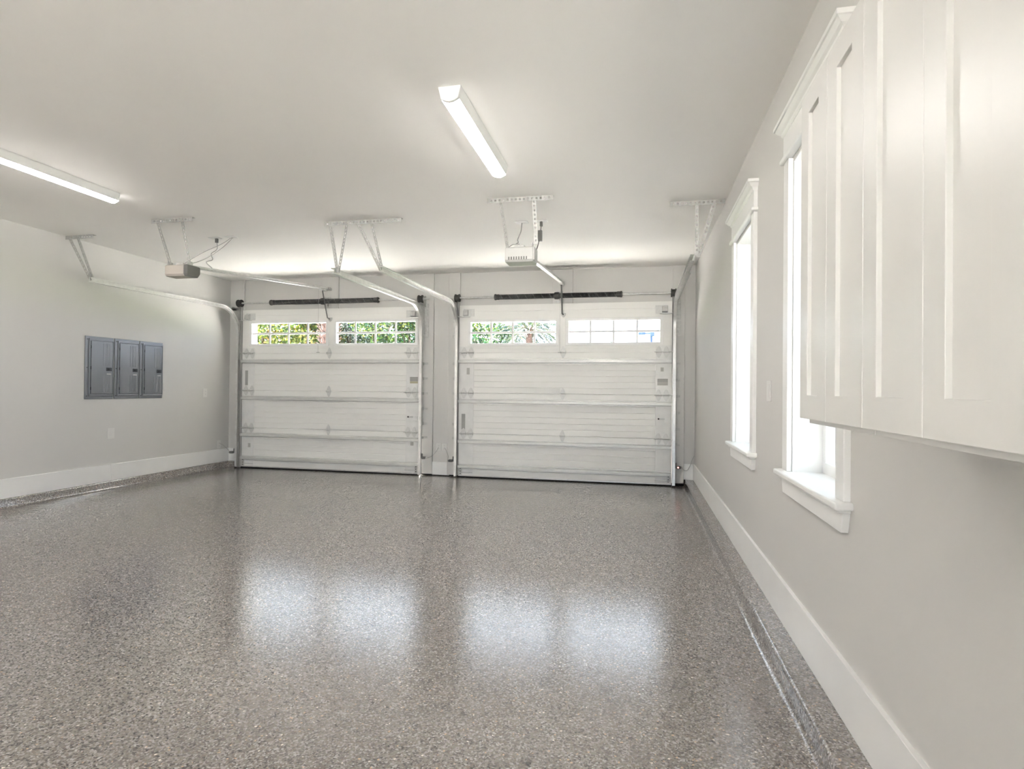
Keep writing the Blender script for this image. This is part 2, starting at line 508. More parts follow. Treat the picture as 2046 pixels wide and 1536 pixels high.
# ------------------------------------------------------------------ tall windows in the side wall
def tall_window(name, ya, yb, label, pane='window_glass_tinted'):
    root = empty(name, (XR, (ya + yb) / 2, 0.8), label, 'window', kind='structure')
    f = XR - 0.022
    MB().box(f, XR + 0.004, ya, ya + CW, 0.815, 2.262).build('casing', 'trim_white', root, bevel=0.003)
    MB().box(f, XR + 0.004, yb - CW, yb, 0.815, 2.262).build('casing', 'trim_white', root, bevel=0.003)
    h = MB().box(f - 0.002, XR + 0.004, ya - 0.002, yb + 0.002, 2.285, 2.395).build('head_casing', 'trim_white', root, bevel=0.002)
    MB().box(f - 0.016, XR + 0.004, ya - 0.022, yb + 0.022, 2.262, 2.285).build('bead', 'trim_white', root, bevel=0.008, seg=3)
    # crown with stepped flare, mitred returns
    mb = MB()
    prof = [(0.004, 2.388), (0.010, 2.396), (0.012, 2.405), (0.022, 2.412), (0.034, 2.428), (0.040, 2.430), (0.040, 2.448)]
    vs, fs = [], []
    for d, z in prof:
        vs += [(XR + 0.004, ya - d, z), (f - d, ya - d, z), (f - d, yb + d, z), (XR + 0.004, yb + d, z)]
    for i in range(len(prof) - 1):
        for k in range(4):
            fs.append((i * 4 + k, i * 4 + (k + 1) % 4, i * 4 + 4 + (k + 1) % 4, i * 4 + 4 + k))
    fs += [(0, 1, 2, 3), tuple(len(vs) - 4 + k for k in range(4))]
    mb.add(vs, fs).build('crown', 'trim_white', root)
    MB().box(f - 0.034, XR + 0.175, ya - 0.028, yb + 0.028, 0.789, 0.815).build('sill', 'trim_white', root, bevel=0.008, seg=3)
    MB().box(f - 0.018, XR + 0.004, ya - 0.004, yb + 0.004, 0.776, 0.789).build('bed_mould', 'trim_white', root, bevel=0.005)
    MB().add([(x, y, z) for z, d in ((0.708, 0.020), (0.776, 0.0)) for x in (f - 0.002, XR + 0.004) for y in (ya + d, yb - d)],
             [(0, 1, 3, 2), (4, 6, 7, 5), (0, 4, 5, 1), (2, 3, 7, 6), (0, 2, 6, 4), (1, 5, 7, 3)]).build('apron', 'trim_white', root, bevel=0.003)
    a, b = ya + CW, yb - CW
    MB().box(XR + 0.001, XR + 0.178, a - 0.012, a + 0.008, 0.81, 2.25).build('jamb_panel', 'trim_white', root, bevel=0.002)
    MB().box(XR + 0.001, XR + 0.178, b - 0.008, b + 0.012, 0.81, 2.25).build('jamb_panel', 'trim_white', root, bevel=0.002)
    MB().box(XR + 0.001, XR + 0.178, a, b, 2.242, 2.262).build('head_panel', 'trim_white', root, bevel=0.002)
    # two sashes, four panes each way
    zm = 1.55
    for k, (z0, z1) in enumerate(((0.815, zm + 0.02), (zm - 0.02, 2.242))):
        x0 = XR + 0.128 + 0.022 * k
        mb = MB()
        s = slab_grid([a + 0.008, a + 0.05, b - 0.05, b - 0.008], [z0, z0 + 0.05, z1 - 0.045, z1], {(1, 1)}, lambda u, v, w: (w, u, v), x0, x0 + 0.022)
        so = s.build('sash', 'trim_white', root, bevel=0.002)
        MB().box(x0 + 0.009, x0 + 0.013, a + 0.048, b - 0.048, z0 + 0.048, z1 - 0.043).build('pane', pane, so)
    MB().tube([(XR + 0.122, (a + b) / 2 - 0.03, zm + 0.03), (XR + 0.116, (a + b) / 2 + 0.03, zm + 0.03)], 0.006, 8).build('latch', 'galvanised', root)
    return root
def slab_grid(us, vs, holes, P, w0, w1):
    mb = MB()
    idx = {}
    def vid(i, j, k):
        if (i, j, k) not in idx:
            idx[(i, j, k)] = len(mb.v)
            mb.v.append(P(us[i], vs[j], (w0, w1)[k]))
        return idx[(i, j, k)]
    solid = lambda i, j: 0 <= i < len(us) - 1 and 0 <= j < len(vs) - 1 and (i, j) not in holes
    for i in range(len(us) - 1):
        for j in range(len(vs) - 1):
            if solid(i, j):
                for k in (0, 1):
                    mb.f.append((vid(i, j, k), vid(i + 1, j, k), vid(i + 1, j + 1, k), vid(i, j + 1, k)))
                for (di, dj, a, b) in ((-1, 0, (i, j), (i, j + 1)), (1, 0, (i + 1, j), (i + 1, j + 1)), (0, -1, (i, j), (i + 1, j)), (0, 1, (i, j + 1), (i + 1, j + 1))):
                    if not solid(i + di, j + dj):
                        mb.f.append((vid(*a, 0), vid(*b, 0), vid(*b, 1), vid(*a, 1)))
    mb.m = [0] * len(mb.f)
    return mb
tall_window('window_1', WINS[0][0], WINS[0][1], 'tall narrow white cased window nearer the garage doors')
tall_window('window_2', WINS[1][0], WINS[1][1], 'tall white cased window partly hidden by the hanging cabinets')
for k in (2, 3):  # unseen windows, added to bring in more daylight from behind
    tall_window('window_%d' % (k + 1), WINS[k][0], WINS[k][1], ['tall window behind the viewpoint beside the storage closet', 'tall window farthest behind the viewpoint'][k - 2], 'window_glass')

# ------------------------------------------------------------------ overhead doors
YD0, YD1 = 7.448, 7.495                     # inner and outer skin
ZS = [0.028, 0.585, 1.127, 1.665, 2.298]    # section joints
HINGE_MESH = {}
def hinge_mb(w, h):
    """riveted hinge: pointed upper and lower leaves round a knuckle"""
    mb = MB()
    y = YD0
    up = [(-w, 0.004), (w, 0.004), (w * 0.9, h * 0.45), (w * 0.45, h * 0.85), (0, h), (-w * 0.45, h * 0.85), (-w * 0.9, h * 0.45)]
    mb.prism(up, y - 0.004, y + 0.001, 'y')
    mb.prism([(a, -b) for a, b in up], y - 0.004, y + 0.001, 'y')
    mb.tube([(-w - 0.006, y - 0.010, 0), (w + 0.006, y - 0.010, 0)], 0.0095, 8)
    for sx in (-1, 1):
        mb.prism([(y - 0.03, -0.012), (y, -0.018), (y, 0.018), (y - 0.03, 0.012)], sx * w - 0.002, sx * w + 0.002, 'x')
    for sz in (-1, 1):
        mb.tube([(0, y - 0.009, sz * h * 0.5), (0, y - 0.003, sz * h * 0.5)], 0.007, 6)
    return mb
HM_END = hinge_mb(0.034, 0.075).mesh('end_hinge', 'hinge_steel')
HM_MID = hinge_mb(0.030, 0.080).mesh('hinge', 'hinge_steel')

def overhead_door(name, x0, x1, wins, label, stickers, lock_z):
    xc = (x0 + x1) / 2
    root = empty(name, (xc, YD1, 0), label, 'garage door', kind='structure')
    g = 0.004
    # four sections; the top one has two window openings
    for i in range(4):
        z0, z1 = ZS[i], ZS[i + 1] - g
        if i < 3:
            ym = (YD0 + YD1) / 2
            pts = [(YD1, z0), (YD1, z1), (ym + 0.008, z1), (ym + 0.007, z1 + 0.016), (ym - 0.007, z1 + 0.016), (ym - 0.008, z1), (YD0 + 0.004, z1), (YD0, z1 - 0.004)]
            n = 7
            step = (z1 - z0) / n
            for k in range(n - 1, 0, -1):
                z = z0 + k * step
                pts += [(YD0, z + 0.0045), (YD0 + 0.0035, z), (YD0, z - 0.0045)]
            pts += [(YD0, z0 + 0.004), (YD0 + 0.004, z0)]
            if i: pts += [(ym - 0.010, z0), (ym - 0.009, z0 + 0.014), (ym + 0.009, z0 + 0.014), (ym + 0.010, z0)]
            MB().prism(pts, x0, x1, 'x').build('section', 'door_skin', root)
        else:
            us = [x0, wins[0][0] + 0.02, wins[0][1] - 0.02, wins[1][0] + 0.02, wins[1][1] - 0.02, x1]
            vs = [z0, wins[0][2] + 0.02, wins[0][3] - 0.02, z1]
            slab_grid(us, vs, {(1, 1), (3, 1)}, lambda u, v, w: (u, w, v), YD0, YD1).build('section', 'door_skin', root)
            for zg in (z1 - 0.085, wins[0][2] - 0.035):
                MB().box(x0 + 0.2, x1 - 0.2, YD0 - 0.003, YD0 + 0.002, zg - 0.004, zg + 0.004).build('rib', 'door_skin', root, bevel=0.0025)
    # bottom retainer and rubber seal
    MB().box(x0, x1, YD0 + 0.002, YD1, 0.012, 0.03).build('bottom_retainer', 'galvanised', root)
    MB().prism([(YD0 - 0.004, 0.016), (YD0 - 0.012, 0.006), (YD0 - 0.004, 0.0), (YD1 + 0.004, 0.0), (YD1 + 0.01, 0.006), (YD1, 0.016)], x0, x1, 'x').build('bottom_seal', 'rubber', root)
    # end stiles, one pair to each section
    for i in range(4):
        z0, z1 = ZS[i] + 0.006, ZS[i + 1] - 0.010
        if i == 3:
            z1 = 1.745
        for a, b in ((x0 + 0.006, x0 + 0.205), (x1 - 0.195, x1 - 0.006)):
            MB().box(a, b, YD0 - 0.0035, YD0 + 0.001, z0, z1).build('end_stile', 'stile_steel', root, bevel=0.0015)
    # struts (hat channels)
    for zt in (1.575, 1.045, 0.512, 0.178):
        h = 0.062
        y = YD0 - 0.002
        pts = [(y, zt), (y - 0.004, zt), (y - 0.004, zt - 0.010), (y - 0.046, zt - 0.016), (y - 0.046, zt - h + 0.016), (y - 0.004, zt - h + 0.010), (y - 0.004, zt - h), (y, zt - h),
               (y, zt - h + 0.013), (y - 0.043, zt - h + 0.019), (y - 0.043, zt - 0.019), (y, zt - 0.013)]
        MB().prism(pts, x0 + 0.004, x1 - 0.004, 'x').build('strut', 'strut_steel', root)
    # hinges: two at each end, one in the middle of every joint, and roller shafts
    for j in (1, 2, 3):
        z = ZS[j] - 0.002
        for x in (x0 + 0.072, x0 + 0.168, x1 - 0.160, x1 - 0.068):
            o = bpy.data.objects.new('hinge', HM_END)
            o.location = (x, -0.004, z)
            C.objects.link(o); o.parent = root; o.matrix_parent_inverse = Matrix.Translation(root.location).inverted()
        o = bpy.data.objects.new('hinge', HM_MID)
        o.location = (xc + 0.02, 0, z)
        C.objects.link(o); o.parent = root; o.matrix_parent_inverse = Matrix.Translation(root.location).inverted()
        for s, xe in ((1, x0), (-1, x1)):
            MB().tube([(xe - s * 0.024, YD0 - 0.034, z), (xe + s * 0.215, YD0 - 0.034, z)], 0.0055, 8).build('roller_shaft', 'galvanised', root, smooth=True)
    # top roller brackets, bottom corner brackets
    for s, xe in ((1, x0), (-1, x1)):
        a, b = sorted((xe + s * 0.055, xe + s * 0.205))
        mb = MB().box(a, b, YD0 - 0.004, YD0 + 0.001, 2.145, 2.245)
        mb.build('top_bracket', 'hinge_steel', root, bevel=0.001)
        a, b = sorted((xe + s * 0.06, xe + s * 0.125))
        MB().prism([(YD0, 2.235), (YD0 - 0.045, 2.22), (YD0 - 0.055, 2.165), (YD0 - 0.05, 2.155), (YD0, 2.155)], a, b, 'x').build('roller_carrier', 'galvanised', root, bevel=0.001)
        a, b = sorted((xe - s * 0.02, xe + s * 0.15))
        MB().box(a, b, YD0 - 0.06, YD0 - 0.004, 2.137, 2.142).build('bracket_shelf', 'galvanised', root)
        a, b = sorted((xe + s * 0.004, xe + s * 0.055))
        MB().box(a, b, YD0 - 0.012, YD0 - 0.003, 0.032, 0.135).build('corner_bracket', 'galvanised_dull', root, bevel=0.001)
        for z in (0.05, 0.083, 0.115):
            MB().tube([(xe + s * 0.036, YD0 - 0.018, z), (xe + s * 0.036, YD0 - 0.011, z)], 0.006, 6).build('bolt', 'dark_steel', root)
        a, b = sorted((xe + s * 0.03, xe + s * 0.2))
        MB().box(a, b, YD0 - 0.012, YD0 - 0.003, 0.062, 0.070).build('rail_lip', 'galvanised_dull', root)
    # windows: frame, eight panes, muntins
    for (a, b, z0, z1) in wins:
        fr = slab_grid([a, a + 0.042, b - 0.042, b], [z0, z0 + 0.034, z1 - 0.034, z1], {(1, 1)}, lambda u, v, w: (u, w, v), YD0 - 0.012, YD1 + 0.006)
        fo = fr.build('window_frame', 'trim_white', root, bevel=0.004)
        ia, ib, iz0, iz1 = a + 0.042, b - 0.042, z0 + 0.034, z1 - 0.034
        n, mw = 4, 0.027
        pw = (ib - ia - 3 * mw) / n
        ph = (iz1 - iz0 - mw) / 2
        for k in range(1, n):
            x = ia + k * pw + (k - 1) * mw
            MB().box(x, x + mw, YD0 - 0.004, YD0 + 0.006, iz0 - 0.004, iz1 + 0.004).build('muntin', 'trim_white', fo, bevel=0.003)
        MB().box(ia - 0.004, ib + 0.004, YD0 - 0.0035, YD0 + 0.0055, iz0 + ph, iz0 + ph + mw).build('muntin', 'trim_white', fo, bevel=0.003)
        p0 = None
        for k in range(n):
            for q in range(2):
                xa = ia + k * (pw + mw) - 0.003
                za = iz0 + q * (ph + mw) - 0.003
                if p0 is None:
                    p0 = MB().box(xa, xa + pw + 0.006, YD0 + 0.007, YD0 + 0.010, za, za + ph + 0.006).build('pane', 'window_glass', fo)
                    base = (xa, za)
                else:
                    o = p0.copy()
                    C.objects.link(o)
                    o.parent = fo
                    o.matrix_parent_inverse = p0.matrix_parent_inverse
                    o.location = Vector(p0.location) + Vector((xa - base[0], 0, za - base[1]))
    # stickers and slide lock
    for (a, b, z0, z1, m) in stickers:
        MB().box(a, b, YD0 - 0.0045, YD0 - 0.0036, z0, z1).build('sticker', m, root)
    xl = x1 - 0.02
    MB().box(xl - 0.065, xl, YD0 - 0.016, YD0 - 0.003, lock_z - 0.045, lock_z + 0.012).build('slide_lock', 'stile_steel', root, bevel=0.002)
    MB().box(xl - 0.135, xl - 0.06, YD0 - 0.012, YD0 - 0.003, lock_z - 0.008, lock_z + 0.008).build('lock_bolt', 'galvanised', root, bevel=0.002)
    MB().tube([(xl - 0.138, YD0 - 0.014, lock_z), (xl - 0.138, YD0 - 0.003, lock_z)], 0.011, 10).build('lock_knob', 'dark_steel', root)
    return root
WL = [(-5.530, -4.262, 1.765, 2.128), (-4.185, -2.925, 1.765, 2.128)]
WR = [(-2.222, -0.998, 1.752, 2.100), (-0.914, 0.308, 1.752, 2.100)]
overhead_door('door_1', DOORS[0][0], DOORS[0][1] - 0.012, WL, 'pale sectional garage door with leafy trees filling both its windows',
              [(-5.592, -5.546, 1.20, 1.415, 'label_print'), (-3.037, -2.922, 1.275, 1.335, 'label_print'), (-3.037, -2.922, 1.247, 1.274, 'label_yellow'),
               (-5.530, -5.49, 0.30, 0.36, 'label_note'), (-3.02, -2.975, 0.40, 0.45, 'label_note')], 0.79)
overhead_door('door_2', DOORS[1][0], DOORS[1][1], WR, 'pale sectional garage door with a palm and white sky in its windows',
              [(-2.297, -2.246, 0.638, 0.845, 'label_print'), (0.240, 0.366, 1.285, 1.330, 'label_print'), (0.240, 0.366, 1.248, 1.284, 'label_note'),
               (0.278, 0.314, 1.420, 1.470, 'label_note'), (-2.232, -2.192, 1.372, 1.460, 'label_note')], 0.83)

# outer stops beside and above the doors
st = empty('trim_8', (-2.6, 7.56, 0), 'white weather stops outside the garage doors', 'trim board', kind='structure')
for x0, x1 in DOORS:
    MB().box(x0, x1, 7.505, 7.53, DOOR_TOP - 0.05, DOOR_TOP + 0.0).build('stop', 'stucco', st)
    MB().box(x0 - 0.002, x0 + 0.035, 7.505, 7.53, 0, DOOR_TOP - 0.05).build('stop', 'stucco', st)
MB().box(DOORS[0][1] - 0.035, DOORS[0][1] + 0.002, 7.505, 7.53, 0.62, DOOR_TOP - 0.05).build('stop', 'stucco', st)
MB().box(DOORS[1][1] - 0.035, DOORS[1][1] + 0.002, 7.505, 7.53, 0, DOOR_TOP - 0.05).build('stop', 'stucco', st)

# ------------------------------------------------------------------ door tracks
def track(xw, s, label):
    """xw: web position, s: +1 when the door lies towards +X"""
    root = empty('door_track', (xw, 7.40, 0), label, 'door track', 'garage door tracks')
    YV, R, ZH, YE = 7.400, 0.350, 2.302, 5.055
    path, nrm = [], []
    path += [(xw, YV, 0.02), (xw, YV, ZH - R)]
    nrm += [(0, -1, 0), (0, -1, 0)]
    cpath, cn = [], []
    for k in range(13):
        a = k / 12 * math.pi / 2
        cpath.append((xw, YV - R + R * math.cos(a), ZH - R + R * math.sin(a)))
        cn.append((0, -math.cos(a), -math.sin(a)))
    hpath = [(xw, YV - R, ZH), (xw, YE, ZH - 0.004)]
    hn = [(0, 0, -1), (0, 0, -1)]
    t = 0.0022
    def cprof(w, d):
        p = [(0, -w), (d, -w), (d, -w + 0.008), (d - t, -w + 0.008), (d - t, -w + t), (t, -w + t), (t, w - t), (d - t, w - t), (d - t, w - 0.008), (d, w - 0.008), (d, w), (0, w)]
        return [(s * u, v) for u, v in p]
    MB().sweep(cprof(0.026, 0.034), path, nrm).build('vertical_track', 'track_steel', root)
    MB().sweep(cprof(0.026, 0.034), cpath, cn).build('track_bend', 'track_steel', root, smooth=True)
    MB().sweep(cprof(0.0262, 0.0342), hpath, hn).build('horizontal_track', 'track_steel', root)
    # stiffening angle along the outer side of the horizontal track
    pr = [(0, 0), (-s * 0.030, 0), (-s * 0.030, 0.002), (-s * 0.002, 0.002), (-s * 0.002, 0.030), (0, 0.030)]
    MB().sweep([(u - s * 0.0005, w) for u, w in pr], [(xw, YV - 0.02, ZH + 0.004), (xw, 5.75, ZH + 0.002)], [(0, 0, -1)] * 2).build('reinforcing_angle', 'track_steel', root)
    # flag bracket on the jamb
    o = -s
    a, b = sorted((xw, xw + o * 0.062))
    MB().box(a, b, 7.4665, 7.4715, 1.86, 2.335).build('flag_bracket', 'galvanised_dull', root, bevel=0.001)
    MB().prism([(7.468, 1.90), (7.43, 1.92), (7.40, 2.10), (7.28, 2.28), (7.28, 2.325), (7.468, 2.335)], xw + o * 0.0005, xw + o * 0.003, 'x').build('gusset', 'galvanised', root)
    for z in (1.516, 1.314, 1.112, 0.906, 0.702, 0.515):
        a, b = sorted((xw, xw + o * 0.058))
        mb = MB().prism([(xw, 7.385), (xw + o * 0.003, 7.385), (xw + o * 0.003, 7.466), (xw + o * 0.058, 7.466), (xw + o * 0.058, 7.4705), (xw, 7.4705)], z - 0.016, z + 0.016, 'z')
        c = mb.build('track_clip', 'galvanised_dull', root, bevel=0.001)
        MB().tube([(xw + o * 0.036, 7.458, z), (xw + o * 0.036, 7.467, z)], 0.009, 6).build('lag_bolt', 'galvanised_dull', c)
    MB().tube([(xw + s * 0.0015, 7.40, 1.55), (xw + s * 0.022, 7.40, 1.55)], 0.02, 12).build('roller', 'plate_plastic', root)
    return root
track(-5.700, 1, 'steel door track along the wall with the electrical panels')
track(-2.846, -1, 'steel track on the pier side of the left garage door')
track(-2.378, 1, 'steel track on the pier side of the right garage door')
track(0.457, -1, 'steel door track running along the windowed wall')

# ------------------------------------------------------------------ perforated angle hangers
def perforated(p0, p1, e1, e2, w=0.032, pitch=0.034, hole=0.016):
    """punched L bar from p0 to p1, its two flanges along e1 and e2: one connected sheet"""
    p0, p1, e1, e2 = Vector(p0), Vector(p1), Vector(e1), Vector(e2)
    d = p1 - p0
    L = d.length
    d.normalize()
    e1 = (e1 - e1.dot(d) * d).normalized()
    e2 = (e2 - e2.dot(d) * d).normalized()
    n = max(2, int((L - 0.02) / pitch))
    off = (L - (n - 1) * pitch) / 2
    ts = [0.0]
    for k in range(n):
        ts += [off + k * pitch - hole / 2, off + k * pitch + hole / 2]
    ts.append(L)
    a, b = w * 0.30, w * 0.70
    lat = [(-w, 1), (-b, 1), (-a, 1), (0, 0), (a, 2), (b, 2), (w, 2)]
    mb = MB()
    for t in ts:
        for l, sd in lat:
            mb.v.append(tuple(p0 + d * t + (e1 * -l if sd == 1 else e2 * l)))
    m = len(lat)
    for i in range(len(ts) - 1):
        for j in range(m - 1):
            if i % 2 == 1 and j in (1, 4):
                continue
            mb.f.append((i * m + j, i * m + j + 1, (i + 1) * m + j + 1, (i + 1) * m + j))
    mb.m = [0] * len(mb.f)
    return mb
def hanger(label, xa, xb, y, straps, kind='track hanger'):
    root = empty('ceiling_hanger', ((xa + xb) / 2, y, HC), label, 'hanger', 'perforated steel hangers')
    perforated((xa, y, HC - 0.002), (xb, y, HC - 0.002), (0, 1, 0), (0, 0, -1), w=0.038).build('ceiling_angle', 'hanger_steel', root, solid=0.0025, fix=False)
    for (a, b, dbl) in straps:
        a, b = Vector(a), Vector(b)
        if dbl:
            perforated(a, b, (1, 0, 0), (0.15, 1, 0), w=0.032).build('strap', 'hanger_steel', root, solid=0.0025, fix=False)
        else:
            perforated(a, b, (0.35, 0.9, 0), (1, -0.1, 0), w=0.026).build('strap', 'hanger_steel', root, solid=0.0025, fix=False)
    return root
HZ = HC - 0.012
hanger('perforated ceiling hanger in the corner above the electrical panels', -5.885, -5.535, 4.95,
       [((-5.875, 4.965, HZ), (-5.708, 5.075, 2.285), True), ((-5.765, 4.965, HZ), (-5.700, 5.08, 2.32), False)])
hanger('perforated ceiling hanger with four straps holding both middle tracks', -2.905, -2.130, 4.97,
       [((-2.870, 4.985, HZ), (-2.840, 5.08, 2.285), True), ((-2.690, 4.985, HZ), (-2.832, 5.09, 2.29), False),
        ((-2.590, 4.985, HZ), (-2.392, 5.08, 2.285), True), ((-2.448, 4.985, HZ), (-2.385, 5.09, 2.32), False)])
hanger('perforated ceiling hanger beside the top of the windowed wall', 0.248, 0.682, 4.95,
       [((0.452, 4.965, HZ), (0.462, 5.08, 2.32), False), ((0.590, 4.965, HZ), (0.470, 5.085, 2.31), True)])
hanger('perforated ceiling hanger holding the tan garage door opener', -4.480, -4.035, 4.60,
       [((-4.446, 4.615, HZ), (-4.405, 4.735, 2.345), False), ((-4.175, 4.615, HZ), (-4.175, 4.715, 2.345), True)])
hanger('perforated ceiling hanger holding the white garage door opener', -1.219, -0.673, 4.60,
       [((-1.125, 4.615, HZ), (-1.100, 4.795, 2.375), False), ((-0.850, 4.615, HZ), (-0.842, 4.70, 2.375), True)])

# ------------------------------------------------------------------ torsion springs
def torsion(label, xd0, xd1, xs0, xs1, xc, ends):
    Y, Z = 7.385, 2.386
    root = empty('torsion_spring_shaft', (xc, 7.47, Z), label, 'torsion spring', 'torsion spring shafts')
    MB().tube([(ends[0], Y, Z), (ends[1], Y, Z)], 0.0125, 12).build('shaft', 'galvanised', root, smooth=True)
    for a, b, cone in ((xs0, xc - 0.03, xs0), (xc + 0.03, xs1, xs1)):
        n = int((b - a) / 0.0085)
        prof = []
        for k in range(n):
            x = a + (b - a) * k / n
            st = (b - a) / n
            prof += [(x, 0.0295), (x + st * 0.5, 0.0340)]
        prof.append((b, 0.0295))
        N = 18
        turns = 7.0 / (2 * n)
        MB().lathe_x(prof, (Y, Z), N, mi=lambda i, k: 1 if int((i * turns * N) % N) == k else 0).build('spring', ['spring_steel', 'spring_paint'], root, smooth=True)
        s = 1 if cone == xs0 else -1
        MB().lathe_x([(cone - s * 0.045, 0.022), (cone - s * 0.040, 0.039), (cone - s * 0.022, 0.041), (cone - s * 0.02, 0.035), (cone + s * 0.02, 0.036)][::s], (Y, Z), 14).build('winding_cone', 'drum_cast', root)
    # centre bearing bracket
    MB().lathe_x([(xc - 0.032, 0.03), (xc - 0.03, 0.043), (xc - 0.012, 0.046), (xc + 0.012, 0.046), (xc + 0.03, 0.043), (xc + 0.032, 0.03)], (Y, Z), 14).build('bearing', 'drum_cast', root)
    MB().prism([(7.473, Z - 0.075), (7.468, Z - 0.075), (7.45, Z - 0.05), (Y - 0.03, Z - 0.02), (Y - 0.03, Z + 0.03), (7.45, Z + 0.055), (7.468, Z + 0.075), (7.473, Z + 0.075)], xc + 0.028, xc + 0.032, 'x').build('bearing_plate', 'galvanised', root)
    MB().box(xc - 0.03, xc + 0.07, 7.466, 7.4725, Z - 0.085, Z + 0.075).build('mounting_plate', 'galvanised', root, bevel=0.001)
    # cable drums and end plates
    for x, s in ((xd0, 1), (xd1, -1)):
        MB().lathe_x([(x - 0.034, 0.028), (x - 0.032, 0.052), (x - 0.020, 0.053), (x - 0.018, 0.044), (x - 0.010, 0.045), (x - 0.002, 0.043), (x + 0.006, 0.045), (x + 0.014, 0.043),
                      (x + 0.018, 0.044), (x + 0.020, 0.053), (x + 0.031, 0.052), (x + 0.034, 0.026)], (Y, Z), 22).build('cable_drum', 'drum_cast', root, smooth=True)
        xp = x - s * 0.045
        MB().prism([(7.471, Z - 0.10), (7.44, Z - 0.10), (Y - 0.03, Z - 0.02), (Y - 0.03, Z + 0.025), (7.44, Z + 0.05), (7.471, Z + 0.05)], xp - 0.0015, xp + 0.0015, 'x').build('end_bearing_plate', 'galvanised_dull', root)
        MB().tube([(x + s * 0.010, Y + 0.044, Z), (x + s * 0.010, Y + 0.048, 1.2), (x + s * 0.014, 7.444, 0.12)], 0.0018, 5).build('lift_cable', 'dark_steel', root)
    return root
torsion('dark coiled torsion springs on the shaft above the left garage door', -5.650, -2.872, -5.110, -3.525, -4.322, (-5.705, -2.745))
torsion('dark coiled torsion springs on the shaft above the right garage door', -2.352, 0.424, -1.802, -0.240, -1.022, (-2.462, 0.475))

